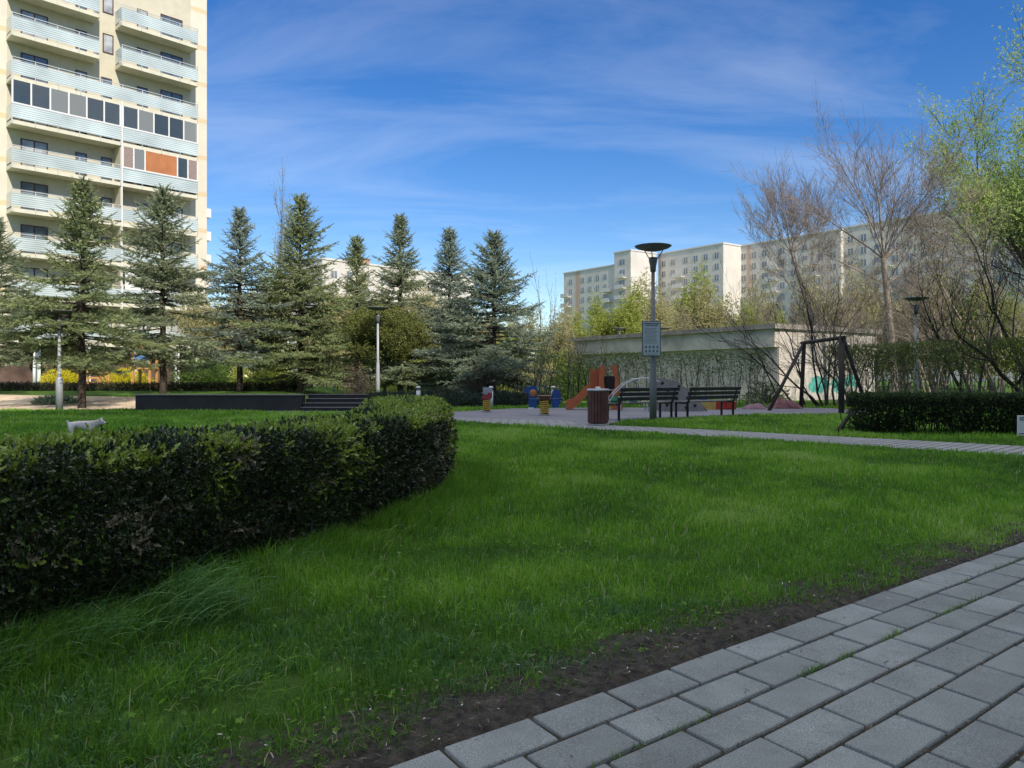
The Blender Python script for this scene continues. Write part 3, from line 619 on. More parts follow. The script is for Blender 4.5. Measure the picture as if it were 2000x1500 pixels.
def tall_hedge(name, pl, hh, label, dens, seed, stemden=9, thick=.35, gapy=.55):
    r = np.random.default_rng(seed); rr = random.Random(seed); pl = np.array(pl, float)
    cx, cy = pl.mean(0); root = empty(name, (cx, cy, 0), 0, label, 'hedge')
    L_ = np.hypot(*np.diff(pl, axis=0).T).sum(); n = int(L_*dens)
    c, nr, tg, s_, Lt = path_sample(pl, n, r)
    z = hh*(1-np.abs(r.normal(0, .33, n))); z = np.where(z < .1, r.uniform(.1, hh, n), z); z = np.minimum(z, hh*(1+.012*(fbm(s_*3, s_*0)-.5)))
    o = r.normal(0, thick*.6, n)
    k = r.random(n) < (.25+.75*sstep(.42, .62, fbm(s_*1.1+seed, z*1.3)+.28*sstep(.5*hh, .95*hh, z)))
    z, o, c, nr = z[k], o[k], c[k], nr[k]; n = len(z)
    pos = np.stack([c[:, 0]+nr[:, 0]*o, c[:, 1]+nr[:, 1]*o, z+H(c[:, 0], c[:, 1])], 1)
    tv, tf = sprig_template(6, 5, leaf=.5, w=.6)
    M = leafmat('hornbeam_leaves', [(0, (.08, .095, .03)), (.4, (.12, .165, .04)), (.8, (.18, .25, .06)), (1, (.3, .37, .10))], trans=.35)
    f = soup('foliage', *scatter(tv, tf, pos, frames(rdir(n, r)+np.array([0, 0, .4])), r.uniform(.05, .10, n), r.random(n)), M, root); f.matrix_parent_inverse = Matrix.Translation(-root.location)
    mb = MB(); ns = int(L_*stemden); c, nr, tg, s_, Lt = path_sample(pl, ns, r)
    for i in range(ns):
        b0 = Vector((c[i, 0]+nr[i, 0]*rr.uniform(-.2, .2), c[i, 1]+nr[i, 1]*rr.uniform(-.2, .2), Hf(c[i, 0], c[i, 1])-.02)); hz = hh*rr.uniform(.7, .99); pts = [b0]; rad = rr.uniform(.008, .026); dx_, dy_ = rr.uniform(-.16, .16), rr.uniform(-.1, .1)
        for k2 in range(1, 7):
            t_ = k2/6; pts.append(b0+Vector((dx_*t_*hz+rr.uniform(-.03, .03), dy_*t_*hz+rr.uniform(-.03, .03), hz*t_)))
        mb.tube(pts, [rad*(1-.12*q) for q in range(7)], 5, cap=False)
        for k2 in range(7):
            t_ = rr.uniform(.15, .95); p = b0+Vector((dx_*t_*hz, dy_*t_*hz, hz*t_)); d = Vector((tg[i, 0]*rr.uniform(-1, 1), tg[i, 1]*rr.uniform(-1, 1), rr.uniform(.3, 1.2)))*rr.uniform(.15, .45)
            e = p+d; e.z = min(e.z, hh+Hf(c[i, 0], c[i, 1])); mb.tube([p, (p+e)/2+Vector((0, 0, -.03)), e], [rad*.4, rad*.3, .003], 3, cap=False)
    s2 = mb.build('stems', M_barkg, root); s2.matrix_parent_inverse = Matrix.Translation(-root.location)
    return root
tall_hedge('hornbeam_hedge', [(.9, 28.8), (5, 28.5), (9.5, 28.4)], 1.98, 'tall trimmed hedge of bare stems and small leaves behind the slide and benches', 480, 21, 11)
tall_hedge('hornbeam_hedge', [(12.4, 30.2), (13.6, 28), (15.6, 23.5), (17.6, 19)], 2.28, 'tall trimmed see-through hedge right of the swing, behind the low dark hedge', 1150, 22, 11)

# ------------------------------------------------------------------ trees
def seg_mesh(segs, n_thick=7):
    """segs: list of (p0,p1,r0,r1)"""
    Vs = []; Ts = []; b = 0
    for p0, p1, r0, r1 in segs:
        n = n_thick if r0 > .05 else (5 if r0 > .02 else 3)
        d = (p1-p0); 
        if d.length < 1e-6: continue
        d.normalize(); a = d.orthogonal().normalized(); c = d.cross(a)
        for p, rr_ in ((p0, r0), (p1, r1)):
            for k in range(n): t_ = 2*PI*k/n; Vs.append(p+(a*math.cos(t_)+c*math.sin(t_))*rr_)
        for k in range(n): A = b+k; B = b+(k+1) % n; Ts.append((A, B, B+n)); Ts.append((A, B+n, A+n))
        b += 2*n
    return np.array([tuple(v) for v in Vs]), np.array(Ts), np.zeros(len(Vs))
def grow(rr, p, d, L_, r0, lvl, maxl, segs, tips, up=.12, wob=.16, ang=(.35, .75), kids=(3, 5), lr=(.5, .75), minr=.004, start=.3, nseg=6, spread_dir=None):
    p = p.copy(); d = d.normalized(); r = r0; r1 = max(minr, r0*(.25 if lvl else .4)); sl = L_/nseg; pts = [(p.copy(), d.copy(), r)]
    for i in range(nseg):
        d = (d+Vector((rr.gauss(0, wob), rr.gauss(0, wob), rr.gauss(0, wob*.6)+up))).normalized(); q = p+d*sl; rn = r0+(r1-r0)*(i+1)/nseg
        segs.append((p.copy(), q.copy(), r, rn)); p = q; r = rn; pts.append((p.copy(), d.copy(), r))
    if lvl >= maxl:
        tips.append((p.copy(), d.copy())); tips.append((pts[len(pts)//2][0], pts[len(pts)//2][1])); return
    nk = rr.randint(*kids)
    for k in range(nk):
        t_ = start+(1-start)*(k+rr.random())/nk; i = min(nseg, max(1, int(t_*nseg))); q, dd, rq = pts[i]
        a = rr.uniform(*ang); ax = dd.orthogonal().normalized(); ax.rotate(Matrix.Rotation(rr.uniform(0, 2*PI), 3, dd)); nd = dd.copy(); nd.rotate(Matrix.Rotation(a, 3, ax))
        grow(rr, q, nd, L_*rr.uniform(*lr)*(1.15-.4*t_), max(minr, rq*rr.uniform(.45, .7)), lvl+1, maxl, segs, tips, up, wob, ang, kids, lr, minr, start, max(3, nseg-1))
    grow(rr, p, d, L_*.55, max(minr, r*.9), lvl+1, maxl, segs, tips, up, wob, ang, kids, lr, minr, start, max(3, nseg-1))
LEAFT = sprig_template(5, 9, leaf=.55, w=.55)
def tree(name, x, y, label, cat, stems, seed, bark, pre=(), leaf=None, leafn=2, leafs=.1, leafspread=.15, leafz=-1, group=None, z=None, maxl=3, **kw):
    rr = random.Random(seed); r = np.random.default_rng(seed); z = Hf(x, y) if z is None else z
    root = empty(name, (x, y, z), 0, label, cat, group); segs = list(pre); tips = []
    for (off, d, L_, r0) in stems: grow(rr, Vector(off), Vector(d), L_, r0, 0, maxl, segs, tips, **kw)
    th = [s_ for s_ in segs if s_[2] > .035]; fine = [s_ for s_ in segs if s_[2] <= .035]
    if th: soup('trunk', *seg_mesh(th, 9), bark, root)
    crown = []
    V, T, R = seg_mesh(fine)
    if leaf is not None:
        tp = np.array([tuple(t_[0]) for t_ in tips if t_[0].z > leafz+rr.uniform(-1, 1)]); n = len(tp)*leafn; pos = np.repeat(tp, leafn, 0)+r.normal(0, leafspread, (n, 3))
        V2, T2, R2 = scatter(*LEAFT, pos, frames(rdir(n, r)+np.array([0, 0, .3])), r.uniform(.6, 1.3, n)*leafs, r.random(n))
        o = soup('twigs', V, T, R, bark, root)
        soup('crown', V2, T2, R2, leaf, root)
    else:
        soup('crown', V, T, R, bark, root)
    return root
LM_lime = leafmat('lime_young_leaves', [(0, (.18, .23, .04)), (.5, (.32, .38, .07)), (1, (.46, .50, .14))], trans=.45)
LM_pale = leafmat('pale_catkin_leaves', [(0, (.28, .27, .12)), (.5, (.40, .38, .18)), (1, (.52, .49, .27))], trans=.4)
LM_green = leafmat('fresh_green_leaves', [(0, (.045, .09, .02)), (.5, (.09, .17, .03)), (1, (.18, .27, .06))], trans=.45)
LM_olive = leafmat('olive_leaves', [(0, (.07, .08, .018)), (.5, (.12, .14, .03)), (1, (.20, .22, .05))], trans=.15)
LM_willow = leafmat('willow_leaves', [(0, (.18, .29, .08)), (.5, (.34, .48, .13)), (1, (.54, .60, .20))], trans=.45)

# spruces ------------------------------------------------------------
def needle_twig(seed=0, k=16):
    r = random.Random(seed); V = []; T = []
    for i in range(k):
        t_ = i/k; a = i*2.399; z0 = t_*.85; l_ = .30*(1-.45*t_); d = Vector((math.cos(a)*.8, math.sin(a)*.8, .75)).normalized()*l_; s_ = Vector((-math.sin(a), math.cos(a), 0))*.05
        p = Vector((0, 0, z0)); b = len(V); V += [tuple(p-s_), tuple(p+s_), tuple(p+d)]; T.append((b, b+1, b+2))
    b = len(V); V += [(-.03, 0, 0), (.03, 0, 0), (0, 0, 1.1), (0, -.03, 0), (0, .03, 0)]; T += [(b, b+1, b+2), (b+3, b+4, b+2)]
    return np.array(V), np.array(T)
TWIG = needle_twig()
LM_sp_blue2 = leafmat('blue_green_spruce_needles', [(0, (.10, .135, .095)), (.5, (.20, .255, .18)), (1, (.36, .42, .30))], rough=.6, trans=.12)
def spruce_mesh(seed, H_, R_, z0, sparse=1.0, twl=.25):
    rr = random.Random(seed); r = np.random.default_rng(seed); pos = []; dr = []; ln = []; segs = []
    # trunk
    tz = np.linspace(0, H_, 14); bx = [Vector((rr.gauss(0, .02), rr.gauss(0, .02), z_)) for z_ in tz]; bx[0] = Vector((0, 0, 0))
    for i in range(13): segs.append((bx[i], bx[i+1], .13*(1-tz[i]/H_)**.8*H_/8+.012, .13*(1-tz[i+1]/H_)**.8*H_/8+.008))
    z = z0; br = []
    while z < H_-.12:
        t_ = (z-z0)/(H_-z0); nb = rr.randint(5, 7) if t_ < .85 else 4; a0 = rr.uniform(0, 6.28); 
        for k in range(nb):
            if rr.random() > sparse and t_ < .8: continue
            prof = (1-t_)**(.8+.35*((seed*37) % 10)/10)*(0.72+.28*min(1, t_*6)); L_ = R_*prof*rr.uniform(.45, 1.25)*(.62+.8*float(vnoise(z*1.1+seed*7.3, ((a0+k*6.28/nb) % 6.28)*1.3)))+.10
            br.append((z+rr.uniform(-.07, .07), a0+k*6.28/nb+rr.uniform(-.25, .25), L_, t_))
        z += rr.uniform(.13, .24)*(1-.35*t_)*H_/8
    for (z, a, L_, t_) in br:
        up0 = .75*t_**1.5-(.05+.03*(seed % 5))*(1-t_)+rr.gauss(0, .06); nsg = max(3, int(L_/.16)); p = Vector((0, 0, z)); q = None
        for i in range(nsg):
            f = (i+1)/nsg; el = up0-.35*(1-t_)*math.sin(f*2.2)*1.0+.50*f*f*(1-.5*t_); d = Vector((math.cos(a), math.sin(a), el)).normalized(); q = p+d*(L_/nsg)
            rad = .028*(1-f)*min(1, L_/1.5)+.005; segs.append((p, q, rad+.003, rad))
            if f > .22 or L_ < .5:
                ww = .46*L_*(1-f)**.7*(.35+.65*min(1, f*2.5))+.06
                for sgn in (-1, 1):
                    nt_ = max(1, int(ww/.12)); sd_ = Vector((-math.sin(a)*sgn+math.cos(a)*.7, math.cos(a)*sgn+math.sin(a)*.7, -.12+rr.uniform(-.15, .2))).normalized()
                    for j in range(nt_):
                        pp = p+(q-p)*rr.random()+sd_*(j*.12); dd = sd_+Vector((rr.gauss(0, .3), rr.gauss(0, .3), rr.gauss(0, .3)-.02))
                        pos.append(tuple(pp)); dr.append(tuple(dd)); ln.append(rr.uniform(.8, 1.3)*twl)
                pos.append(tuple(p)); dr.append(tuple(d+Vector((rr.gauss(0, .2), rr.gauss(0, .2), .25)))); ln.append(twl*1.1)
            p = q
        pos.append(tuple(p)); dr.append((math.cos(a), math.sin(a), .3+up0)); ln.append(twl*1.2)
    for k in range(10): pos.append((0, 0, H_-.06*k*1.5-.1)); dr.append((rr.gauss(0, .25), rr.gauss(0, .25), 1)); ln.append(.22)
    pos = np.array(pos); dr = np.array(dr); ln = np.array(ln); n = len(pos)
    return scatter(*TWIG, pos, frames(dr, r.uniform(0, 6, n)), ln, r.random(n)), seg_mesh(segs, 9)
LM_sp_blue = leafmat('blue_spruce_needles', [(0, (.12, .165, .13)), (.5, (.24, .30, .24)), (1, (.44, .50, .39))], rough=.6, trans=.12)
LM_sp_green = leafmat('green_spruce_needles', [(0, (.10, .135, .06)), (.5, (.22, .27, .12)), (1, (.40, .45, .21))], rough=.6, trans=.12)
LM_sp_grey = leafmat('grey_spruce_needles', [(0, (.11, .14, .08)), (.5, (.23, .28, .16)), (1, (.42, .47, .30))], rough=.6, trans=.12)
def spruce(seed, px, d, tip, R_, z0, sparse, matl, label, rz, dens=1.0):
    x = XZ(px, d); z = Hf(x, d)-.03; Ht = ztop(tip, d)-z
    root = empty('spruce_tree', (x, d, z), rz, label, 'spruce tree', 'spruce trees in a row beyond the lawn')
    a, b = spruce_mesh(seed, Ht, R_, z0, sparse)
    soup('crown', *a, matl, root); soup('trunk', *b, M_bark, root)
spruce(11, -8, 30.5, 425, 2.5, 1.45, .66, LM_sp_grey, 'grey green spruce cut off by the left edge of the photo', 1.0)
spruce(12, 160, 26.0, 350, 2.9, 1.6, .62, LM_sp_green, 'broad spruce with bare lower trunk left of the terrace wall, in front of the tower', 0.3)
spruce(13, 318, 31, 365, 2.85, 1.6, .6, LM_sp_grey, 'spruce behind the left end of the terrace wall, before the tower edge', 2.1)
spruce(14, 468, 32, 410, 2.4, 1.5, .6, LM_sp_blue, 'slim bluish spruce standing just right of the tower', 3.9)
spruce(15, 587, 33, 382, 3.2, .9, .74, LM_sp_green, 'tallest spruce right of the tower, dense and dark green, behind the terrace steps', 4.4)
spruce(16, 697, 37, 462, 2.0, 1.2, .4, LM_sp_green, 'thin sparse spruce with the lowest tip, above the small round tree', .9)
spruce(17, 782, 34, 420, 2.8, 1.0, .64, LM_sp_grey, 'grey spruce rising behind the right side of the round tree and the street lamp', 5.2)
spruce(18, 878, 35, 448, 2.8, .9, .72, LM_sp_blue, 'pale blue spruce second from the right end of the row', 1.7)
spruce(19, 965, 32, 455, 2.8, 1.0, .74, LM_sp_blue2, 'blue spruce at the right end of the row, its branches reaching over the playground side', 0.1)

# small round tree (olive) ------------------------------------------
def round_tree():
    d = 33.0; x = XZ(750, d); rr = random.Random(8); r = np.random.default_rng(8)
    root = empty('round_tree', (x, d, Hf(x, d)), 0, 'small olive green tree with a round clipped head behind the street lamp', 'tree')
    segs = []; tips = []
    grow(rr, Vector((.0, 0, -.02)), Vector((0, 0, 1)), 1.9, .075, 0, 3, segs, tips, up=.05, wob=.05, ang=(.5, 1.1), kids=(4, 5), lr=(.5, .7), start=.8)
    soup('trunk', *seg_mesh(segs, 8), M_barkd, root)
    n = 17000; dd = rdir(n, r); rad = r.random(n)**.38; pos = dd*rad[:, None]*np.array([1.95, 1.8, 1.25])*(1+.16*(fbm(dd[:, 0]*3+5, dd[:, 2]*3+dd[:, 1])-.5))[:, None]; pos[:, 2] += 2.9
    k = fbm(pos[:, 0]*2+9, pos[:, 2]*2+pos[:, 1]) > .36; pos = pos[k]; n = len(pos)
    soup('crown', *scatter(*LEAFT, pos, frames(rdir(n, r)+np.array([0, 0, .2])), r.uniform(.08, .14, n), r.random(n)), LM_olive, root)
round_tree()

# bare and leafing trees on the right --------------------------------
def T_at(px, d): return XZ(px, d), d
def limbs(o, dirs, L_, r0): return [(o, d, L_*random.uniform(.85, 1.12), r0*random.uniform(.7, 1.1)) for d in dirs]
def curved(pts, r0, r1):
    n_ = len(pts)-1; return [(Vector(pts[i]), Vector(pts[i+1]), r0+(r1-r0)*i/n_, r0+(r1-r0)*(i+1)/n_) for i in range(n_)]
x, y = T_at(1612, 38)
tree('bare_tree', x, y, 'bare grey tree leaning left, its fan of upright twigs above the garage roof', 'tree', limbs((-1.65, 0, 7.2), [(-.75, .1, 1), (-.45, -.3, 1), (-.2, .2, 1), (.05, -.1, 1), (.35, .2, 1), (-.95, -.1, .5), (.7, -.2, .8), (.95, .2, .6)], 2.7, .036)+limbs((-1.1, 0, 5.2), [(.6, .1, 1), (-.8, .2, .7)], 3.0, .03), 31, M_twig, pre=curved([(0, 0, -.1), (-.05, 0, 2.0), (-.35, 0, 3.4), (-1.0, 0, 5.0), (-1.65, 0, 7.25)], .15, .08), maxl=3, up=.10, wob=.10, ang=(.25, .75), kids=(6, 7), lr=(.42, .70), minr=.005, start=.2)
x, y = T_at(1748, 34)
tree('bare_tree', x, y, 'tall bare tree with a dark straight trunk and wide open crown right of the swing', 'tree', limbs((-.52, 0, 6.3), [(-1.0, .1, .9), (-.65, -.4, 1), (-.35, .3, 1), (-.12, -.2, 1), (.2, .1, 1), (.5, -.3, 1), (.85, .2, 1), (1.15, -.1, .75)], 3.9, .05)+limbs((-.42, 0, 5.2), [(-1.3, .2, .55), (1.3, .3, .6), (.4, -.8, .9)], 3.8, .04)+limbs((-.2, 0, 3.8), [(.9, .2, .7), (-.9, -.3, .7)], 1.8, .03), 37, M_twig, pre=curved([(0, 0, -.1), (-.08, 0, 2.0), (-.3, 0, 4.2), (-.42, 0, 5.3), (-.52, 0, 6.35)], .17, .11), maxl=3, up=.045, wob=.09, ang=(.3, .9), kids=(6, 7), lr=(.42, .75), minr=.005, start=.15)
x, y = T_at(1895, 30)
tree('bare_tree', x, y, 'multi-stemmed bare tree with thin crooked stems between right lamp and willow', 'tree', [((0, 0, -.1), (-.42, 0, 1), 4.4, .075), ((.15, 0, -.1), (-.15, .2, 1), 4.8, .07), ((.3, .1, -.1), (.1, 0, 1), 4.5, .06), ((-.1, .1, -.1), (-.7, .1, 1), 4.0, .05)], 33, M_barkd, maxl=3, up=.06, wob=.14, ang=(.3, .8), kids=(4, 5), lr=(.45, .65), minr=.005, start=.35)
x, y = T_at(1605, 27.5)
tree('bare_shrub', x, y, 'bare shrub of long arching dark stems right behind the swing frame', 'shrub', [((0, 0, -.05), (-.75, .1, 1), 3.3, .045), ((.1, .1, -.05), (-.5, 0, 1), 3.6, .045), ((.15, 0, -.05), (-.2, .1, 1), 3.6, .04), ((.2, 0, -.05), (.15, .1, 1), 3.5, .04), ((-.1, 0, -.05), (-1.0, 0, 1), 2.8, .035), ((-.5, .2, -.05), (-.35, 0, 1), 3.4, .035), ((-.8, .3, -.05), (-.7, 0, 1), 3.2, .035), ((-1.3, .2, -.05), (-.5, 0, 1), 3.3, .03), ((.6, .3, -.05), (-.4, 0, 1), 3.8, .04), ((1.0, .2, -.05), (.1, 0, 1), 3.6, .035)], 34, M_barkd, maxl=3, up=.03, wob=.17, ang=(.25, .7), kids=(3, 4), lr=(.4, .6), minr=.004, start=.3)
x, y = T_at(1665, 31.5)
tree('bare_shrub', x, y, 'tangled grey brown shrub between swing and tall bare tree trunk', 'shrub', [((0, 0, -.05), (-.4, .1, 1), 3.6, .045), ((.1, .1, -.05), (.3, 0, 1), 3.8, .045), ((.15, 0, -.05), (-.1, .1, 1), 4.2, .05), ((.2, 0, -.05), (.7, .1, 1), 3.2, .04)], 35, M_barkg, maxl=3, up=.04, wob=.16, ang=(.3, .9), kids=(4, 5), lr=(.45, .65), minr=.005, start=.3)
for q, (px_, d_, sd_, ht_, lb_) in enumerate([(1692, 40, 131, 6.0, 'light brown twiggy tree between the shrub behind the swing and the tall bare tree'), (1822, 37, 132, 6.2, 'light brown twiggy tree just right of the right street lamp'), (1955, 33, 133, 5.8, 'light brown twiggy tree at the right edge before the far block'), (1500, 42, 134, 4.4, 'light brown twiggy tree over the garage corner, below the leaning tree')]):
    x, y = T_at(px_, d_)
    tree('bare_tree', x, y, lb_, 'tree', [((0, 0, -.1), (-.25, 0, 1), ht_, .07), ((.2, .1, -.1), (.12, .1, 1), ht_*.95, .06), ((-.2, .1, -.1), (-.6, .1, 1), ht_*.8, .05), ((.3, 0, -.1), (.5, .1, 1), ht_*.8, .05)], sd_, M_twig, maxl=3, up=.07, wob=.12, ang=(.3, .85), kids=(5, 6), lr=(.45, .65), minr=.0055, start=.25)
x, y = T_at(2175, 38)
wl = tree('willow_tree', x, y, 'big tree with fresh yellow green leaves filling the upper right corner', 'tree', [((0, 0, -.1), (-.10, 0, 1), 7.4, .26), ((-.3, 0, -.1), (-.42, .1, 1), 6.6, .16), ((-.2, .2, -.1), (-.75, .1, 1), 5.4, .10), ((.3, .2, -.1), (.3, .1, 1), 6.5, .16)], 36, M_barkd, leaf=LM_willow, leafn=7, leafs=.12, leafspread=.22, leafz=6.3, maxl=4, up=.08, wob=.09, ang=(.3, .75), kids=(4, 5), lr=(.5, .72), minr=.006, start=.4)
wl.scale = (1.35, 1.35, 1.4)
x, y = T_at(2035, 24)
tree('bare_tree', x, y, 'dark crooked stems reaching in from the right edge below the leafy crown', 'tree', [((0, 0, -.1), (-.9, 0, 1), 3.9, .08), ((0, .2, -.1), (-.4, .2, 1), 4.3, .08)], 38, M_barkd, leaf=LM_green, leafn=1, leafs=.09, maxl=3, up=.02, wob=.15, ang=(.35, .9), kids=(4, 5), lr=(.5, .68), minr=.005, start=.35)
x, y = T_at(548, 46)
tree('leafing_tree', x, y, 'pale upright twiggy tree showing left of the tallest spruce', 'tree', [((0, 0, -.1), (0, 0, 1), 6.8, .15), ((.2, 0, 0), (.15, 0, 1), 5.6, .1)], 41, M_barkg, leaf=LM_pale, leafn=2, leafs=.10, leafspread=.15, maxl=3, up=.22, wob=.06, ang=(.2, .45), kids=(5, 6), lr=(.45, .62), minr=.007, start=.35)
x, y = T_at(1055, 42)
tree('leafing_tree', x, y, 'thin light green sapling with upright whips right of the last spruce', 'tree', [((0, 0, -.1), (-.05, 0, 1), 4.4, .06), ((.3, 0, -.1), (.1, 0, 1), 3.9, .05), ((.6, .3, -.1), (.0, 0, 1), 3.6, .05)], 42, M_barkg, leaf=LM_pale, leafn=1, leafs=.08, leafspread=.1, maxl=2, up=.25, wob=.07, ang=(.2, .45), kids=(5, 6), lr=(.35, .5), minr=.006, start=.3)

# background wood: prototypes then copies
def proto_tree(name, seed, leaf, leafn, leafs, label, cat, group, h=6.0, **kw):
    stems = [((0, 0, -.1), (0, 0, 1), h*.62, .12), ((.2, .1, -.1), (.25, .1, 1), h*.5, .08), ((-.2, 0, -.1), (-.3, .0, 1), h*.48, .07)]
    return tree(name, 0, 0, label, cat, stems, seed, M_barkg, leaf=leaf, leafn=leafn, leafs=leafs, leafspread=.28, group=group, z=0, maxl=3, up=.10, wob=.1, ang=(.3, .8), kids=(4, 5), lr=(.5, .68), minr=.008, start=.3, **kw)
def place(proto, spots, look=None, wheres=None):
    for i, (x, y, s_, rz) in enumerate(spots):
        o = proto if i == 0 else copytree(proto)
        if wheres: o['label'] = look+' '+wheres[i]
        o.location = (x, y, Hf(x, y)-.03); o.rotation_euler = (0, 0, rz); o.scale = (s_, s_, s_)
rs = random.Random(77)
pa = proto_tree('leafing_tree', 51, LM_lime, 8, .22, 'yellow green young tree in fresh leaf in the wood behind the garage and spruces', 'tree', 'yellow green trees in the wood behind')
pb = proto_tree('leafing_tree', 52, LM_pale, 7, .19, 'pale straw coloured budding tree in the wood behind the garage and hedge', 'tree', 'pale budding trees in the wood behind')
pc = proto_tree('bare_tree', 53, None, 0, .1, 'grey leafless tree among the budding trees of the wood behind', 'tree', 'leafless grey trees in the wood behind')
def spot(px, d, top):   # scale so that the (about 6.6 m) prototype reaches the row
    x = XZ(px, d); return (x, d, (ztop(top, d)-Hf(x, d))/6.9, rs.uniform(0, 6.28))
place(pa, [spot(1178, 60, 585), spot(1228, 58, 560), spot(1440, 62, 600), spot(1475, 56, 600), spot(1355, 66, 535), spot(1125, 56, 610), spot(905, 48, 640), spot(1000, 46, 640), spot(830, 52, 650), spot(1930, 52, 560), spot(1985, 46, 575), spot(440, 58, 620), spot(640, 54, 640), spot(720, 52, 640), spot(1850, 56, 590), spot(1530, 60, 610), spot(1760, 62, 600), spot(1060, 44, 655)], 'yellow green young tree', ['just left of the distant lamp over the garage roof', 'before the bright white end wall of the far block', 'above the middle of the garage roof', 'above the right corner of the garage roof', 'right of the nearest lamp head, tallest of its kind', 'above the left end of the garage roof', 'between the two bluish spruces at the row end', 'right of the last spruce, low behind the junipers', 'between grey spruce and pale blue spruce', 'at the right edge, left of the corner tree trunk', 'at the right edge under the big leafy crown', 'beside the tower base behind the slim spruce', 'right of the tallest spruce, low down', 'under the thin sparse spruce', 'between right lamp and the crooked multi-stemmed tree', 'left of the shrub behind the swing', 'directly behind the right street lamp', 'low behind the blue see-saw'])
place(pb, [spot(1290, 62, 545), spot(1390, 64, 560), spot(1255, 68, 570), spot(1085, 52, 600), spot(1325, 58, 600), spot(1500, 66, 560), spot(1600, 62, 540), spot(1650, 54, 560), spot(1700, 60, 530), spot(1790, 56, 545), spot(1835, 62, 540), spot(1890, 60, 560), spot(780, 60, 600), spot(670, 62, 590), spot(610, 58, 630), spot(940, 56, 610), spot(1570, 52, 600), spot(1725, 48, 600), spot(1960, 62, 550)], 'straw coloured budding tree', ['right beside the nearest lamp pole above the notice board', 'between nearest lamp and leaning bare tree', 'just left of the nearest lamp pole', 'left of the garage, under the far block end', 'above the notice board, right side', 'left of the leaning bare tree', 'behind the leaning bare tree trunk', 'between the two tall bare trees', 'behind the tall bare tree, left of its trunk', 'behind the right street lamp disc', 'right of the right street lamp', 'behind the crooked multi-stemmed tree', 'behind the grey spruce', 'behind the thin sparse spruce', 'behind the tallest spruce, right side', 'behind the last blue spruce', 'left behind the swing, above the garage end', 'around the trunk of the tall bare tree', 'at the right edge behind the dark crooked stems'])
pd = proto_tree('leafing_tree', 54, LM_pale, 8, .2, 'pale budding tree', 'tree', 'pale budding trees behind the spruce row')
place(pd, [spot(425, 50, 560), spot(520, 52, 520), spot(650, 56, 530), spot(835, 56, 540), spot(740, 58, 560), spot(920, 54, 580), spot(1000, 56, 600)], 'pale budding tree', ['just right of the tower behind the slim spruce', 'between the slim spruce and the tallest spruce', 'between the tallest spruce and the thin sparse spruce', 'between the grey spruce and the pale blue spruce', 'behind the round tree and the thin spruce', 'between the last two blue spruces', 'close right of the last blue spruce'])
place(pc, [spot(1420, 52, 590), spot(1560, 50, 560), spot(1620, 46, 560), spot(1690, 44, 570), spot(1780, 46, 565), spot(1820, 50, 540), spot(1940, 50, 540), spot(1350, 54, 580), spot(1140, 50, 630), spot(1015, 50, 600), spot(1110, 46, 640)], 'grey leafless tree', ['rising over the garage roof left of its corner', 'over the garage end wall', 'above the swing frame', 'between swing and tall bare tree trunk', 'left of the right street lamp', 'right of the right street lamp', 'at the right edge below the leafy crown', 'over the garage middle, right of the lamp', 'left above the garage roof end', 'right of the last blue spruce', 'between see-saw and garage'])

# shrubs --------------------------------------------------------------
def bush(name, x, y, rx, ry, rz_, n, leaf, label, cat='shrub', s_=(.06, .1), seed=1, flat=False, stems=True, bark=M_barkd, group=None, z=None, tmpl=None, zc=None):
    r = np.random.default_rng(seed); rr = random.Random(seed); z = Hf(x, y) if z is None else z
    root = empty(name, (x, y, z), 0, label, cat, group)
    d = rdir(n, r); d[:, 2] = np.abs(d[:, 2]); pos = d*(r.random(n)**.4)[:, None]*np.array([rx, ry, rz_]); pos *= (1+.5*(fbm(d[:, 0]*4+seed, d[:, 1]*4+d[:, 2]*3)-.5))[:, None]
    pos[:, 2] += .04
    dr = d*np.array([1, 1, .5])+.5*rdir(n, r)+np.array([0, 0, .15])
    soup('foliage', *scatter(*(tmpl or LEAFT), pos, frames(dr, r.uniform(0, 6, n)), r.uniform(*s_, n), r.random(n)), leaf, root)
    if stems:
        mb = MB()
        for i in range(24):
            a = rr.uniform(0, 6.28); e = Vector((math.cos(a)*rx*rr.uniform(.2, .8), math.sin(a)*ry*rr.uniform(.2, .8), rz_*rr.uniform(.5, .9))); mb.tube([(0, 0, -.03), e*.5+Vector((0, 0, .05)), e], [.02, .012, .004], 4, cap=False)
        mb.build('stems', bark, root)
    return root
LM_jun = leafmat('juniper_needles', [(0, (.018, .035, .026)), (.6, (.035, .065, .045)), (1, (.07, .11, .075))], trans=.08)
LM_junp = leafmat('pale_juniper_needles', [(0, (.14, .22, .12)), (1, (.32, .42, .26))], trans=.1)
LM_brown = leafmat('bronze_leaves', [(0, (.05, .035, .03)), (.6, (.09, .065, .05)), (1, (.15, .11, .07))], trans=.1)
LM_yel = leafmat('forsythia_flowers', [(0, (.35, .36, .01)), (.5, (.65, .58, .015)), (1, (.80, .70, .05))], trans=.3)
for i, (px, d, rx, h_) in enumerate([(790, 28.5, 1.5, .5), (850, 29.5, 1.4, .55), (900, 27.8, 1.2, .45), (985, 28.6, 1.3, .5), (745, 27.5, 1.0, .45), (1035, 29.8, 1.2, .4)]):
    bush('juniper_shrub', XZ(px, d), d, rx, .8, h_, 1600, LM_jun, 'low dark juniper '+['below the grey spruce', 'below the pale blue spruce', 'between the last two blue spruces', 'right behind the red spring rider', 'just right of the lamp by the steps', 'left behind the blue see-saw'][i], 'shrub', (.12, .22), 60+i, tmpl=TWIG, group='dark junipers below the spruces')
bush('juniper_shrub', XZ(112, 27.5), 27.5, .85, .5, .22, 900, LM_junp, 'pale green creeping juniper on the sunny sand behind the lamp pole', 'shrub', (.1, .2), 71, tmpl=TWIG)
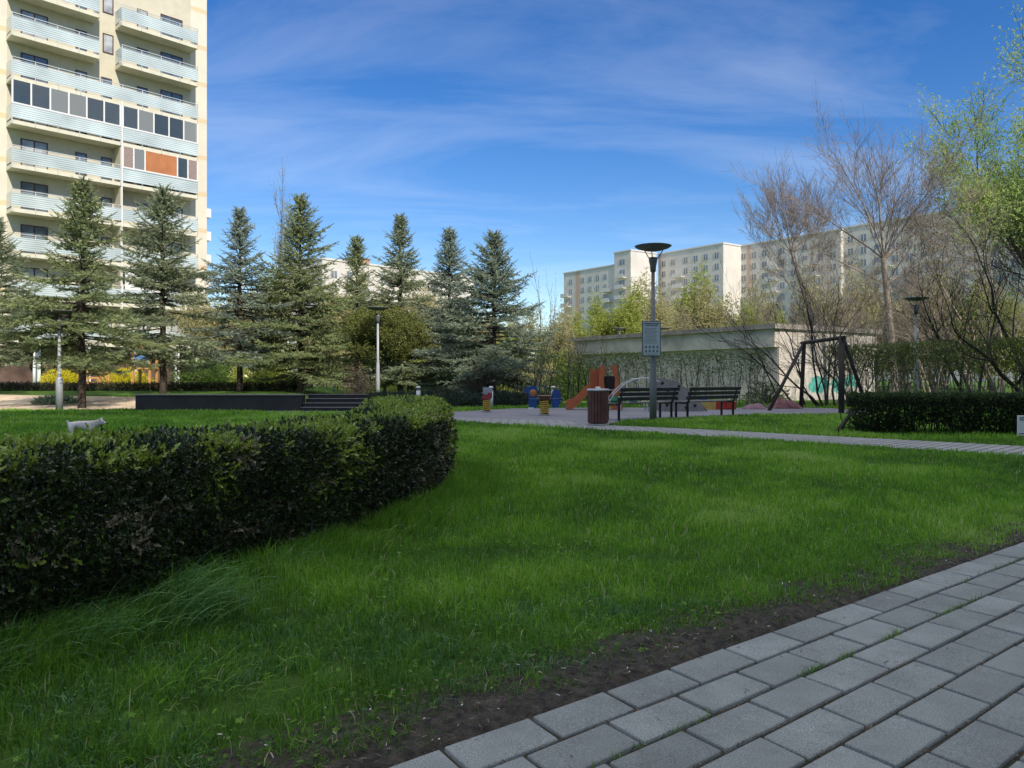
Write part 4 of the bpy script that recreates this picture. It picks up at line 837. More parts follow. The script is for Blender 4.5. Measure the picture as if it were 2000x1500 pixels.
bush('bronze_shrub', XZ(940, 30.2), 30.2, .95, .7, 1.45, 2200, LM_brown, 'dark brown twiggy shrub behind the red spring rider', seed=72, s_=(.05, .09))
bush('bronze_shrub', XZ(700, 30), 30, .7, .6, 1.6, 1700, LM_brown, 'dark brown shrub just left of the lamp standing by the terrace steps', seed=73, s_=(.05, .09))
bush('green_bush', XZ(430, 44), 44, 1.0, .9, 1.5, 1500, LM_green, 'bright green bush beyond the terrace wall, right of the tower base', seed=74, s_=(.1, .16))
bush('green_bush', XZ(575, 35), 35, .8, .7, .55, 900, LM_jun, 'dark dome shaped bush under the tallest spruce', seed=75, s_=(.1, .16), tmpl=TWIG)
for i, (px, d, rx, h_, lb) in enumerate([(122, 42, 1.25, .95, 'yellow flowering hedge bush at the tower foot, left of the wooden play frames'), (247, 44, 1.5, 1.0, 'yellow green flowering hedge bush at the tower foot, right of the wooden bench')]):
    bush('forsythia_bush', XZ(px, d), d, rx, .7, h_, 2600, LM_yel, lb, 'shrub', (.08, .13), 80+i)
bush('green_bush', XZ(1500, 31), 31, 1.0, .8, .8, 700, LM_green, 'loose light green bush beside the garage corner', seed=83, s_=(.08, .12))
tree('bare_shrub', XZ(640, 40), 40, 'reddish brown twiggy shrub thicket behind the terrace steps', 'shrub', [((q*.5, 0, -.05), (rs.uniform(-.3, .3), 0, 1), 1.7, .03) for q in range(-4, 5)], 84, M_bark, maxl=2, up=.05, wob=.14, ang=(.3, .8), kids=(4, 6), lr=(.4, .65), minr=.006, start=.2)
tree('bare_shrub', XZ(1090, 31), 31, 'olive twiggy shrub left of the orange slide', 'shrub', [((q*.4, 0, -.05), (rs.uniform(-.25, .25), 0, 1), 2.0, .03) for q in range(-4, 5)], 85, M_barkd, leaf=LM_green, leafn=1, leafs=.06, maxl=2, up=.1, wob=.1, ang=(.2, .6), kids=(4, 6), lr=(.4, .6), minr=.004, start=.25)
for q, (px_, d_, rx_, h_, m_, lb_) in enumerate([(395, 42, 1.6, 1.5, LM_green, 'fresh green bush at the tower corner behind the second terrace spruce'), (510, 41, 1.7, 1.7, LM_lime, 'yellow green bush between the slim spruce and the tallest spruce'), (545, 44, 1.5, 2.6, LM_green, 'tall green bush left behind the tallest spruce'), (655, 44, 1.9, 2.4, LM_pale, 'straw coloured bush behind the terrace steps'), (820, 42, 1.9, 2.2, LM_lime, 'yellow green bush between the grey and pale blue spruces'), (915, 43, 1.8, 1.9, LM_green, 'green bush between the last two blue spruces'), (1010, 40, 1.7, 1.9, LM_lime, 'bright bush right behind the last blue spruce'), (1060, 38, 1.5, 1.6, LM_pale, 'pale bush behind the see-saw'), (735, 46, 2.0, 2.8, LM_green, 'tall green bush behind the round tree'), (1120, 36, 1.5, 1.7, LM_green, 'green bush at the left garage corner')]):
    bush('leafy_bush', XZ(px_, d_), d_, rx_, 1.0, h_, 2600, m_, lb_, 'shrub', (.10, .2), 400+q)
def low_border():
    r = np.random.default_rng(91); pl = [(-24, 33), (-9.5, 33)]
    root = empty('border_hedge', (-16, 33, .5), 0, 'very low dark hedge strip running below the spruces on the left', 'hedge'); n = 9000
    c, nr, tg, s_, Lt = path_sample(pl, n, r); pos = np.stack([c[:, 0]+r.normal(0, .05, n), c[:, 1]+r.normal(0, .2, n), .5+r.uniform(0, .32, n)], 1)
    f = soup('foliage', *scatter(*LEAFT, pos, frames(rdir(n, r)), r.uniform(.07, .12, n), r.random(n)), leafmat('dull_leaves', [(0, (.02, .025, .012)), (.7, (.05, .055, .025)), (1, (.14, .12, .08))]), root)
    f.matrix_parent_inverse = Matrix.Translation(-root.location)
low_border()

# ================================================================== TERRACE WALL + STEPS
M_dstone = mat('dark_stone', (.045, .042, .042), .75, scale=3, bump=.4, bscale=25, var=.2)
M_cap = mat('stone_cap', (.20, .19, .18), .8, var=.1)
t = empty('terrace_wall', (-9.2, 24.5, 0), 0, 'long low black stone terrace wall with pale coping behind the lawn', 'wall')
mb = MB(); mb.box(-2.7, 2.55, -.2, .25, -.1, .49)
mb.build('wall', M_dstone, t)
mb = MB(); mb.bbox(-2.73, 2.58, -.23, .28, .492, .525, .006); mb.build('coping', M_cap, t)
t = empty('stone_steps', (-5.65, 24.6, 0), 0, 'four shallow dark steps at the right end of the terrace wall', 'steps')
for i in range(4):
    mb = MB(); mb.box(-.95, .95, -.55+.28*i+.004, .9, -.05 if i == 0 else .13*i-.003, .13*(i+1)-.02); o = mb.build('riser', M_dstone, t)
    mb = MB(); mb.box(-.96, .96, -.57+.28*i, -.57+.28*i+.30, .13*(i+1)-.018, .13*(i+1)); mb.build('tread', M_cap, t)

# ================================================================== APARTMENT TOWER
def winframe_mesh(w_, h_, fr=.07, dep=.10, cols=1):
    mb = MB(); mb.box(0, w_, -.02, dep, 0, fr); mb.box(0, w_, -.02, dep, h_-fr, h_); mb.box(0, fr, -.02, dep, fr+.001, h_-fr-.001); mb.box(w_-fr, w_, -.02, dep, fr+.001, h_-fr-.001)
    for c_ in range(1, cols): xx = w_*c_/cols; mb.box(xx-fr*.6, xx+fr*.6, -.02, dep, fr+.001, h_-fr-.001)
    return mb
def glassmat(name, tint, rough=.08):
    m, n, l, b = principled(name); t = n.new('ShaderNodeTexCoord'); no = n.new('ShaderNodeTexNoise'); no.inputs['Scale'].default_value = .9; no.inputs['Detail'].default_value = 2
    l.new(t.outputs['Object'], no.inputs['Vector']); r = n.new('ShaderNodeValToRGB'); r.color_ramp.elements[0].color = (*[c*.5 for c in tint], 1); r.color_ramp.elements[1].color = (*tint, 1); r.color_ramp.elements[0].position = .4; r.color_ramp.elements[1].position = .6
    l.new(no.outputs['Fac'], r.inputs[0]); l.new(r.outputs[0], b.inputs['Base Color']); b.inputs['Roughness'].default_value = rough; b.inputs['Specular IOR Level'].default_value = .9; b.inputs['IOR'].default_value = 1.6
    return m
M_glass = glassmat('window_glass', (.16, .20, .24))
M_curt = glassmat('curtained_glass', (.55, .56, .55), .2)
M_frame = mat('brown_window_frame', (.11, .055, .045), .5)
M_facade, n, l, b = principled('cream_render')
t = n.new('ShaderNodeTexCoord'); s3 = n.new('ShaderNodeSeparateXYZ'); l.new(t.outputs['Object'], s3.inputs[0])
a1 = n.new('ShaderNodeMath'); a1.operation = 'ADD'; a1.inputs[1].default_value = -.12+2.8*10; l.new(s3.outputs['Z'], a1.inputs[0])
a2 = n.new('ShaderNodeMath'); a2.operation = 'MODULO'; a2.inputs[1].default_value = 2.8; l.new(a1.outputs[0], a2.inputs[0])
a3 = n.new('ShaderNodeMath'); a3.operation = 'COMPARE'; a3.inputs[1].default_value = .55; a3.inputs[2].default_value = .17; l.new(a2.outputs[0], a3.inputs[0])
no = n.new('ShaderNodeTexNoise'); no.inputs['Scale'].default_value = 1.1; no.inputs['Detail'].default_value = 6; l.new(t.outputs['Object'], no.inputs['Vector'])
r = n.new('ShaderNodeValToRGB'); r.color_ramp.elements[0].color = (.66, .62, .51, 1); r.color_ramp.elements[1].color = (.75, .71, .60, 1); r.color_ramp.elements[0].position = .3; l.new(no.outputs['Fac'], r.inputs[0])
mx_ = n.new('ShaderNodeMixRGB'); l.new(a3.outputs[0], mx_.inputs[0]); l.new(r.outputs[0], mx_.inputs[1]); mx_.inputs[2].default_value = (.68, .54, .35, 1); l.new(mx_.outputs[0], b.inputs['Base Color']); b.inputs['Roughness'].default_value = .9
M_recess = mat('pale_grey_green_render', (.62, .575, .45), .9, var=.05, scale=2)
M_slab = mat('balcony_slab_paint', (.70, .67, .55), .85, var=.06, scale=2)
def railglass():
    m, n, l, b = principled('striped_frosted_glass'); t = n.new('ShaderNodeTexCoord'); s = n.new('ShaderNodeSeparateXYZ'); l.new(t.outputs['Object'], s.inputs[0])
    k1 = n.new('ShaderNodeMath'); k1.operation = 'MULTIPLY'; k1.inputs[1].default_value = 1/.135; l.new(s.outputs['Z'], k1.inputs[0])
    k0 = n.new('ShaderNodeMath'); k0.operation = 'FRACT'; l.new(k1.outputs[0], k0.inputs[0])
    k2 = n.new('ShaderNodeMath'); k2.operation = 'LESS_THAN'; k2.inputs[1].default_value = .28; l.new(k0.outputs[0], k2.inputs[0])
    mx = n.new('ShaderNodeMixRGB'); l.new(k2.outputs[0], mx.inputs[0]); mx.inputs[1].default_value = (.58, .65, .655, 1); mx.inputs[2].default_value = (.27, .35, .36, 1)
    no = n.new('ShaderNodeTexNoise'); no.inputs['Scale'].default_value = .5; l.new(t.outputs['Object'], no.inputs['Vector'])
    mr = n.new('ShaderNodeMapRange'); mr.inputs['From Min'].default_value = .3; mr.inputs['From Max'].default_value = .7; mr.inputs['To Min'].default_value = .8; mr.inputs['To Max'].default_value = 1.15; l.new(no.outputs['Fac'], mr.inputs['Value'])
    hv = n.new('ShaderNodeHueSaturation'); l.new(mr.outputs[0], hv.inputs['Value']); l.new(mx.outputs[0], hv.inputs['Color']); l.new(hv.outputs[0], b.inputs['Base Color'])
    b.inputs['Roughness'].default_value = .12; b.inputs['Specular IOR Level'].default_value = .7; return m
M_rail = railglass()
M_steel = mat('pale_steel', (.62, .64, .63), .4, .3, var=.05)
TW = empty('apartment_tower', (-31.7, 48.7, Hf(-31.7, 48.7)-.05), math.atan2(.726, .6875), 'tall cream apartment tower with glass fronted balconies at the left', 'apartment building')
TZ = TW.location.z
Ux, Uy, Vx, Vy = .6875, .726, -.726, .6875
def u_at(px, yl):
    r_ = (px-1000)/F; ax = -31.7+yl*Vx; ay = 48.7+yl*Vy; return (r_*ay-ax)/(Ux-r_*Uy)
DB = 1.25
def LZ(z): return z-TZ
uR = u_at(404, DB)
mb = MB(); mb.box(-9, uR, DB, 15, LZ(.2), LZ(37.5)); mb.build('wall', M_facade, TW)
mb = MB(); mb.box(-9.2, uR+.2, DB-.2, 15.2, LZ(37.5)+.003, LZ(38.1)); mb.build('roof', M_cap, TW)
mb = MB(); mb.box(.06, 12.0, DB-.025, DB-.003, LZ(3.3), LZ(30)); mb.build('recess_wall', M_recess, TW)
wins = [(40, 93, 2, 1.95), (147, 169, 1, 1.75), (197, 218, 1, 1.75), (267, 288, 1, 1.75), (313, 356, 2, 1.95)]
wm = {}; frame_cache = {}
def window(u0, wd, z0, hgt, cols, k):
    key = (round(wd, 2), hgt, cols)
    if key not in frame_cache:
        f = winframe_mesh(wd, hgt, .07, .02, cols).build('window', M_frame, TW)
        g = MB(); g.box(.06, wd-.06, .002, .012, .06, hgt-.06); frame_cache[key] = (f.data, {}); bpy.data.objects.remove(f)
        me1 = g.build('p', M_glass); me2 = g.build('p', M_curt); frame_cache[key] = (frame_cache[key][0], (me1.data, me2.data)); bpy.data.objects.remove(me1); bpy.data.objects.remove(me2)
    o = bpy.data.objects.new('window', frame_cache[key][0]); C.objects.link(o); o.parent = TW; o.location = (u0, DB-.05, z0)
    p = bpy.data.objects.new('pane', frame_cache[key][1][k]); C.objects.link(p); p.parent = o
rw = random.Random(4)
for k in range(9):
    zf = LZ(3.2+2.8*k)+.27
    for (a, b_, c_, hgt) in wins:
        u0 = u_at(a, DB); u1 = u_at(b_, DB)
        if k >= 7 and a == 197: continue
        window(u0, round(u1-u0, 2), zf+.06, hgt, c_, 1 if rw.random() < .45 else 0)
    if k >= 7:
        u0 = u_at(200, DB); u1 = u_at(221, DB); window(u0, round(u1-u0, 2), zf+.75, 1.35, 1, 1)
RAILW = {}
def rail_run(parent, u0, u1, z, framed=False):
    """posts, handrail and glass of one run; returns nothing"""
    mb = MB(); n_ = max(1, round((u1-u0)/1.3))
    for i in range(n_+1):
        x = u0+(u1-u0)*i/n_; x = min(max(x, u0+.03), u1-.03)
        mb.box(x-.022, x+.022, -.055, -.015, z-.26, z+(.98 if framed else 1.16))
    if not framed:
        mb.box(u0, u1, -.058, -.012, z+1.163, z+1.20); mb.box(u0, u1, -.046, -.024, z+1.03, z+1.05)
    else: mb.box(u0, u1, -.065, -.005, z+.983, z+1.05)
    mb.build('railing', M_steel, parent)
    mb = MB(); mb.box(u0+.03, u1-.03, -.075, -.06, z+.12, z+.96)
    mb.build('glass_panel', M_rail, parent)
M_aglass = mat('balcony_glazing', (.13, .14, .145), .04, var=.1, scale=.5, spec=1.0); M_aglass2 = mat('balcony_glazing_light', (.24, .24, .23), .05, var=.1, scale=.6, spec=.8); M_aglass3 = mat('balcony_glazing_dark', (.07, .08, .09), .04, var=.1, scale=.6, spec=.8)
def seeglass(name, tint, a_):
    m, n, l, b = principled(name); b.inputs['Base Color'].default_value = (*tint, 1); b.inputs['Roughness'].default_value = .04; b.inputs['Specular IOR Level'].default_value = 1.0; b.inputs['Alpha'].default_value = a_
    return m
M_aglass = seeglass('balcony_glazing_clear', (.10, .12, .13), .55); M_aglass2 = seeglass('balcony_glazing_pale', (.30, .31, .30), .6); M_aglass3 = seeglass('balcony_glazing_deep', (.06, .08, .09), .65)
M_orange = mat('orange_wood_blind', (.50, .19, .075), .6, scale=1.2, var=.12)
M_net = mat('mauve_curtain', (.34, .26, .24), .7)
def balcony(k, u0, u1, glz=None):
    z0 = LZ(3.2+2.8*k)
    mb = MB(); mb.box(u0, u1, 0, DB-.03, z0, z0+.25)
    bl = mb.build('balcony', M_slab, TW)
    z = z0+.25
    for g in (glz or [(u0, u1, None)]):
        a, b_, kind = g; rail_run(bl, a, b_, z, framed=kind is not None and kind != 'open')
        if kind and kind != 'open':
            mb = MB(); top = z0+2.8-.003; n_ = 7 if kind == 'blind' else round((b_-a)/1.08)
            for i in range(n_+1):
                if kind == 'blind' and i in (3, 4): continue
                x = a+(b_-a)*i/n_; x = min(max(x, a+.05), b_-.05); mb.box(x-.045, x+.045, -.04, .03, z+1.06, top)
            mb.box(a, b_, -.045, .035, z+1.053, z+1.12); mb.build('glazing_frame', M_white, bl)
            mb = MB(); 
            for i in range(n_):
                xa = a+(b_-a)*i/n_+.05; xb = a+(b_-a)*(i+1)/n_-.05; mi = [0, 3, 4, 0, 3][int(rw.random()*5)]
                if kind == 'blind': mi = [2, 3, 1, 1, 1, 4, 2][min(i, 6)]
                if kind == 'blind' and i in (2, 3): xb += .1
                mb.box(xa, xb-.003, -.01, .005, z+1.125, top, mi)
            mb.build('glazing', [M_aglass, M_orange, M_net, M_aglass2, M_aglass3], bl)
    # side railings
    for xs in (u0+.01, u1-.03):
        mb = MB(); mb.box(xs, xs+.02, .03, DB-.06, z+.12, z+1.05); mb.build('side_panel', M_rail, bl)
uL1 = 5.2; uM = 6.6
balcony(8, 0, uL1); balcony(8, uM, 12); balcony(7, 0, uL1); balcony(7, uM, 12)
balcony(6, 0, 12); balcony(5, 0, 12, [(0, uM-.04, 'glass'), (uM+.04, 12, 'glass')]); balcony(4, 0, 12, [(0, uM-.04, 'open'), (uM+.04, 12, 'blind')])
for k in (3, 2, 1, 0): balcony(k, 0, 12)
mb = MB(); mb.box(uM-.04, uM+.04, -.11, -.08, LZ(3.2), LZ(20.3)); mb.build('downpipe', M_white, TW)
mb = MB(); mb.box(uM-.06, uM+.06, .04, DB-.05, LZ(3.46), LZ(3.46)+2.53)
for k in range(6):
    o = mb.build('partition', M_recess, TW) if k == 0 else o.copy()
    if k: C.objects.link(o); o.location.z = 2.8*k
mb = MB(); mb.box(uM+.2, uM+2.4, -.10, -.085, LZ(7.2), LZ(8.75)); mb.build('blind', M_white, TW).__setitem__('label', 'white blind hung across one balcony')
# ground floor: dark shopfront recess and columns
mb = MB(); mb.box(-3, 12.0, DB-.04, DB-.004, LZ(.5), LZ(3.15)); mb.build('ground_floor', mat('brown_plinth', (.16, .10, .08), .8, scale=1.5, var=.3), TW)
for u0 in (-1.5, 1.5, 4.5, 7.5, 10.5):
    mb = MB(); mb.bbox(u0-.16, u0+.16, .05, .37, LZ(.45), LZ(3.19), .02); mb.build('column', M_white, TW)

# tall building stack just behind the tower's right edge
def far_block(name, A, D, W, Ht, nfl, cols, label, wallm, winw=1.5, bal=None, z0=0.0, fl=2.8, topgap=1.6, vis=9):
    """A: corner nearest the left, D: unit facade direction; local x along the facade, local y into the building"""
    ang = math.atan2(D[1], D[0]); root = empty(name, (A[0], A[1], z0), ang, label, 'apartment building', 'long stepped block of flats on the horizon' if name == 'apartment_block' else None)
    return root
M_far = mat('pale_far_render', (.68, .635, .58), .9, var=.07, scale=.3)
M_farp = mat('peach_far_render', (.60, .42, .32), .9, var=.05)
M_farw = mat('white_far_render', (.68, .65, .60), .9, var=.04)
M_wdark = glassmat('far_window_glass', (.22, .24, .26))
def block(name, A, D, L_, W, Ht, cols, label, grp=None, nfl=10, bal=(), stripe=(), depth_sign=1, vis_top=1.9, sp=None, fh=2.75, sidewin=0, ww=1.5):
    ang = math.atan2(D[1], D[0]); root = empty(name, (A[0], A[1], 0), ang, label, 'apartment building', grp)
    s_ = depth_sign; mb = MB(); y0, y1 = (0, W) if s_ > 0 else (-W, 0)
    mb.box(0, L_, y0, y1, -.5, Ht); mb.build('wall', M_far, root)
    mb = MB(); mb.box(-.15, L_+.15, y0-.15, y1+.15, Ht+.003, Ht+.35); mb.build('roof', M_farw, root)
    fy = 0; sgn = -s_
    for (xa, xb) in stripe:
        mb = MB(); a_, b_ = sorted((sgn*.02, sgn*.005)); mb.box(xa, xb, a_, b_, 0, Ht-.02); mb.build('wall_stripe', M_farp, root)
    wmb = MB(); a_, b_ = sorted((sgn*.06, sgn*.01)); wmb.box(-ww/2, ww/2, a_, b_, 0, 1.35, 0); a2_, b2_ = sorted((sgn*.08, sgn*.062)); wmb.box(-ww/2, -ww/2+.1, a2_, b2_, 0, 1.35, 1); wmb.box(ww/2-.1, ww/2, a2_, b2_, 0, 1.35, 1); wmb.box(-.06, .06, a2_, b2_, 0, 1.35, 1)
    first = None; cnt = 0
    for f in range(nfl):
        for cx in cols:
            if cnt >= 98: break
            z = Ht-vis_top-1.35-f*fh
            if first is None: first = wmb.build('window', [M_wdark, M_farw], root); o = first
            else: o = first.copy(); C.objects.link(o)
            o.location = (cx, 0, z); cnt += 1
    bmb = MB(); a_, b_ = sorted((sgn*1.3, sgn*.07)); bmb.box(-1.6, 1.6, a_, b_, 0, .15); a3_, b3_ = sorted((sgn*1.36, sgn*1.30)); bmb.box(-1.6, 1.6, a3_, b3_, 0, 1.05)
    first = None
    for f in range(nfl-2):
        for cx in bal:
            if first is None: first = bmb.build('balcony', M_farw, root); o = first
            else: o = first.copy(); C.objects.link(o)
            o.location = (cx, 0, Ht-vis_top-1.35-(f+1)*fh-.95)
    return root
DD = (.593, -.805); PP = (.805, .593)   # facade direction (towards the right and camera) and into the building
# with local x = DD, local y = (.805,.593) = into the building
block('apartment_block', (14.9, 221), DD, 20.9, 12, 30.9, (3.0, 8.2, 11.2, 14.2, 17.2), 'lower left end section of the far pale block, with a peach stripe', 'long stepped block of flats on the horizon', bal=(1.6, 18.5), stripe=((5.2, 7.0),), nfl=10)
block('apartment_block', (27.1, 203.9), DD, 6.1, 9.5, 34.0, (3.0,), 'narrow projecting section of the far block with a bright white end wall', 'long stepped block of flats on the horizon', bal=(3.0,), nfl=9, ww=2.2)
block('apartment_block', (39.2, 206.1), DD, 21.4, 12, 34.0, (2, 5.2, 9.5, 12.8, 16, 19.4), 'middle section of the far block right of the lamp disc', 'long stepped block of flats on the horizon', bal=(7.5,), stripe=((.1, 1.0),), nfl=10)
block('apartment_block', (56.8, 194), DD, 27.9, 12, 34.0, (2, 5, 8, 13, 16, 19, 23, 26), 'section of the far block seen through the leaning bare tree', 'long stepped block of flats on the horizon', bal=(10.5, 21), stripe=((3.0, 4.0),), nfl=9)
block('apartment_block', (74.0, 172.4), DD, 29.9, 12, 34.4, (2, 5, 8, 12, 15, 18, 22, 26), 'section of the far block seen behind the crown of the tall bare tree', 'long stepped block of flats on the horizon', bal=(10, 20, 28), nfl=9)
block('apartment_block', (91.6, 148.5), DD, 34, 12, 33.6, (2, 5, 8, 12, 15, 18, 22, 26), 'nearest right hand section of the far block behind the leafy tree', 'long stepped block of flats on the horizon', bal=(10, 20, 28), nfl=9)
D2 = (.69, .724)
block('apartment_building', (-35.4, 143.6), D2, 39, 12, 23.2, (2.5, 6, 10, 14, 18, 22, 27, 31, 35), 'white block of flats showing between the spruce tops behind the lawn', None, bal=(8, 20, 29), nfl=7)
mb = MB(); rt = empty('rooftop_hut', P(688, 505, 151)+Vector((0, 6, 0)), .8, 'salmon red rooftop box on the white flats behind the thin spruce', 'rooftop box')
mb.box(-1.8, 1.8, -1.5, 1.5, 0, 1.6); mb.build('hut_wall', mat('salmon_render', (.60, .27, .20), .9), rt)
mb = MB(); mb.box(-2.0, 2.0, -1.7, 1.7, 1.603, 1.8); mb.build('hut_roof', M_cap, rt); rt.location.z = 23.55
# stack of white balconies behind the tower
bk = empty('apartment_building', (XZ(390, 78), 78, .3), .8, 'narrow edge of a building with stacked white balconies peeking out right of the tower', 'apartment building')
mb = MB(); mb.box(-8, .3, 0, 8, 0, 19.0); mb.build('wall', M_far, bk)
mb = MB(); mb.box(-.2, 1.05, -.3, 2.2, 0, .9)
for k in range(6):
    o = mb.build('balcony', M_white, bk) if k == 0 else o.copy()
    if k: C.objects.link(o)
    o.location = (0, 0, 18.0-2.35*k-.9)
# building behind the camera that throws the big shade over the lawn
sh = empty('apartment_building', (0, 0, 0), 0, 'large block of flats behind the viewer shading the lawn and paving', 'apartment building')
mb = MB(); pl = [(-11.5, -18.3), (16.8, -1.3), (90, 6), (90, 18), (91, -40), (-2, -40)]
pl = [(-3.9, -31.7), (24.4, -14.7), (100, -7), (100, -45), (6, -45)]
nv = len(pl); mb.add([(p[0], p[1], -.2) for p in pl]+[(p[0], p[1], 45) for p in pl], [tuple(range(nv-1, -1, -1)), tuple(range(nv, 2*nv))]+[(i, (i+1) % nv, (i+1) % nv+nv, i+nv) for i in range(nv)])
mb.build('wall', mat('warm_grey_render', (.66, .62, .54), .9), sh)

# ================================================================== GARAGE
M_gar = mat('stained_concrete_render', (.68, .62, .54), .9, scale=1.2, col2=(.44, .40, .35), bump=.2)
M_garw = mat('whitewashed_render', (.62, .57, .52), .9, scale=1.5, var=.1)
gd = Vector((12.1-4.2, 35-47)); gL = gd.length; gd.normalize()
gr = empty('garage_building', (4.2, 47, 0), math.atan2(gd.y, gd.x), 'low flat roofed concrete garage behind the tall hedge', 'garage')
mb = MB(); mb.box(0, gL, 0, 7.6, -.05, 2.45); mb.build('wall', M_gar, gr)
mb = MB(); mb.box(-.25, gL+.02, -.25, 7.8, 2.453, 3.28); mb.build('parapet', M_gar, gr)
mb = MB(); mb.box(-.45, gL+.2, -.45, 8.0, 3.283, 3.5); mb.build('roof', mat('weathered_roof_edge', (.36, .33, .30), .9, scale=3, var=.2), gr)
mb = MB(); mb.box(gL+.022, gL+.05, .02, 7.55, .0, 3.28); mb.build('end_wall', M_garw, gr)
def blob(cy, cz, ry, rz_, seed, x0, mi):
    rr = random.Random(seed); pts = [(cy+ry*math.cos(a)*rr.uniform(.6, 1.1), cz+rz_*math.sin(a)*rr.uniform(.6, 1.1)) for a in [i*6.283/14 for i in range(14)]]
    return [(x0, a_, b_) for a_, b_ in pts]
mb = MB()
for i, (cy, cz, ry, rz_) in enumerate([(3.0, .75, .9, .45), (4.6, .7, .8, .5), (5.6, .9, .7, .4)]):
    v = blob(cy, cz, ry, rz_, i, gL+.054+.003*i, 0); mb.add(v, [tuple(range(len(v)))])
mb.build('painted_patch', mat('turquoise_paint', (.12, .48, .42), .8), gr)
mb = MB()
for i in range(5): mb.box(gL+.052, gL+.075, 1.0, 1.7, 2.35-.16*i, 2.43-.16*i)
mb.build('vent', M_grey, gr)

# ================================================================== STREET LAMPS, BOLLARDS
def lamp(px, d, top, label, sleeve=False, polem=M_pole, headm=None, group='street lamps with flat disc heads', z=None):
    x = XZ(px, d); z = Hf(x, d) if z is None else z; Ht = ztop(top, d)-z
    root = empty('street_lamp', (x, d, z), .15, label, 'street lamp', group)
    mb = MB()
    if sleeve: mb.lathe([(.0, 0), (.105, 0), (.105, 1.0), (.085, 1.06), (.055, 1.08), (.045, Ht-.62), (0, Ht-.62)], 16)
    else: mb.lathe([(.0, 0), (.085, 0), (.085, .9), (.072, 1.6), (.05, 1.75), (.043, Ht-.62), (0, Ht-.62)], 16)
    mb.build('pole', polem, root)
    mb = MB(); mb.lathe([(0, Ht-.64), (.065, Ht-.64), (.075, Ht-.5), (.10, Ht-.38), (.105, Ht-.30), (.09, Ht-.295), (0, Ht-.295)], 18); mb.build('lamp_head', headm or M_poledk, root)
    mb = MB(); mb.lathe([(0, Ht-.14), (.22, Ht-.12), (.38, Ht-.07), (.44, Ht-.03), (.445, Ht-.018), (.40, Ht-.005), (.2, Ht), (0, Ht)], 32); mb.build('disc_shade', headm or M_poledk, root)
    for a in (0.05, 2.14, 4.23):
        mb = MB(); mb.tube([(math.cos(a)*.085, math.sin(a)*.085, Ht-.36), (math.cos(a)*.27, math.sin(a)*.27, Ht-.085)], .012, 6); mb.build('strut', headm or M_poledk, root)
    return root
L0 = lamp(1275.5, 18.6, 479, 'nearest street lamp, its grey pole carrying a notice board in front of the bench', polem=mat('grey_pole_paint', (.22, .225, .235), .5, .2, var=.08))
lamp(738, 31, 600, 'street lamp standing in front of the small round tree')
lamp(1789, 29.5, 581, 'street lamp right of the swing, rising behind the low dark hedge')
lamp(1209, 49, 640, 'distant street lamp between the orange slide and the notice board', z=0)
lamp(1298, 52, 640, 'farthest lamp whose disc peeks over the garage roof right of the notice board', z=0)
lamp(116, 24.8, 606, 'lamp with thick grey base on the sand, head hidden in spruce branches', sleeve=True)
lamp(67, 47, 600, 'white lamp pole beside the yellow bushes in front of the tower', polem=M_white)
lamp(33, 52, 625, 'white lamp pole at the far left edge in front of the tower', polem=M_white)
# notice board
S = empty('notice_board', (XZ(1272, 18.45), 18.44, 1.56), .12, 'pale blue grey playground notice with small pictograms fixed to the nearest lamp pole', 'sign')
mb = MB(); mb.bbox(-.235, .235, -.012, .012, 0, .86, .012); mb.build('board_frame', M_poledk, S)
mb = MB(); mb.box(-.205, .205, -.019, -.0125, .03, .83); mb.build('board_panel', mat('pale_blue_panel', (.42, .50, .54), .4, var=.05), S)
mb = MB(); rr = random.Random(6)
def dash(x0, x1, z, h_): 
    x = x0
    while x < x1:
        w2 = rr.uniform(.02, .06); mb.box(x, min(x+w2, x1), -.0215, -.0195, z, z+h_); x += w2+.008
dash(-.18, .18, .775, .028); dash(-.15, .15, .73, .024)
for i in range(12): dash(-.17, .17-rr.uniform(0, .08), .67-.032*i, .007)
for j in range(2):
    for i in range(4):
        cx = -.14+.093*i; cz = .235-.1*j; mb.tube([(cx-.01, -.0205, cz-.03), (cx+.006, -.0205, cz+.0), (cx+.012, -.0205, cz+.025)], [.011, .013, .009], 6); mb.tube([(cx-.028, -.0205, cz+.01), (cx+.028, -.0205, cz-.004)], .005, 5)
dash(-.14, .14, .055, .01)
mb.build('print', mat('navy_print', (.05, .07, .12), .6), S)
mb = MB(); mb.tube([(0, .02, .2), (0, .1, .2)], .02, 6); mb.tube([(0, .02, .66), (0, .1, .66)], .02, 6); mb.build('bracket', M_poledk, S)

def bollard(px, d, label, z=None):
    x = XZ(px, d); root = empty('bollard_light', (x, d, Hf(x, d) if z is None else z), 0, label, 'bollard light', 'white bollard lights')
    mb = MB(); mb.lathe([(0, 0), (.075, 0), (.075, .60), (0, .60)], 14); mb.build('post', M_white, root)
    mb = MB(); mb.lathe([(0, .602), (.05, .602), (.05, .68), (0, .68)], 12); mb.build('lens', M_grey, root)
    mb = MB(); mb.lathe([(0, .682), (.08, .682), (.085, .72), (.06, .75), (0, .76)], 14); mb.build('cap', M_white, root)
bollard(651, 38, 'bollard light behind the terrace steps'); bollard(817, 27.2, 'bollard light between the left lamp and the red spring rider'); bollard(959, 27.0, 'bollard light directly behind the red spring rider'); bollard(1081, 28.0, 'bollard light behind the blue see-saw'); bollard(500, 60, 'small distant bollard light right of the tower foot')

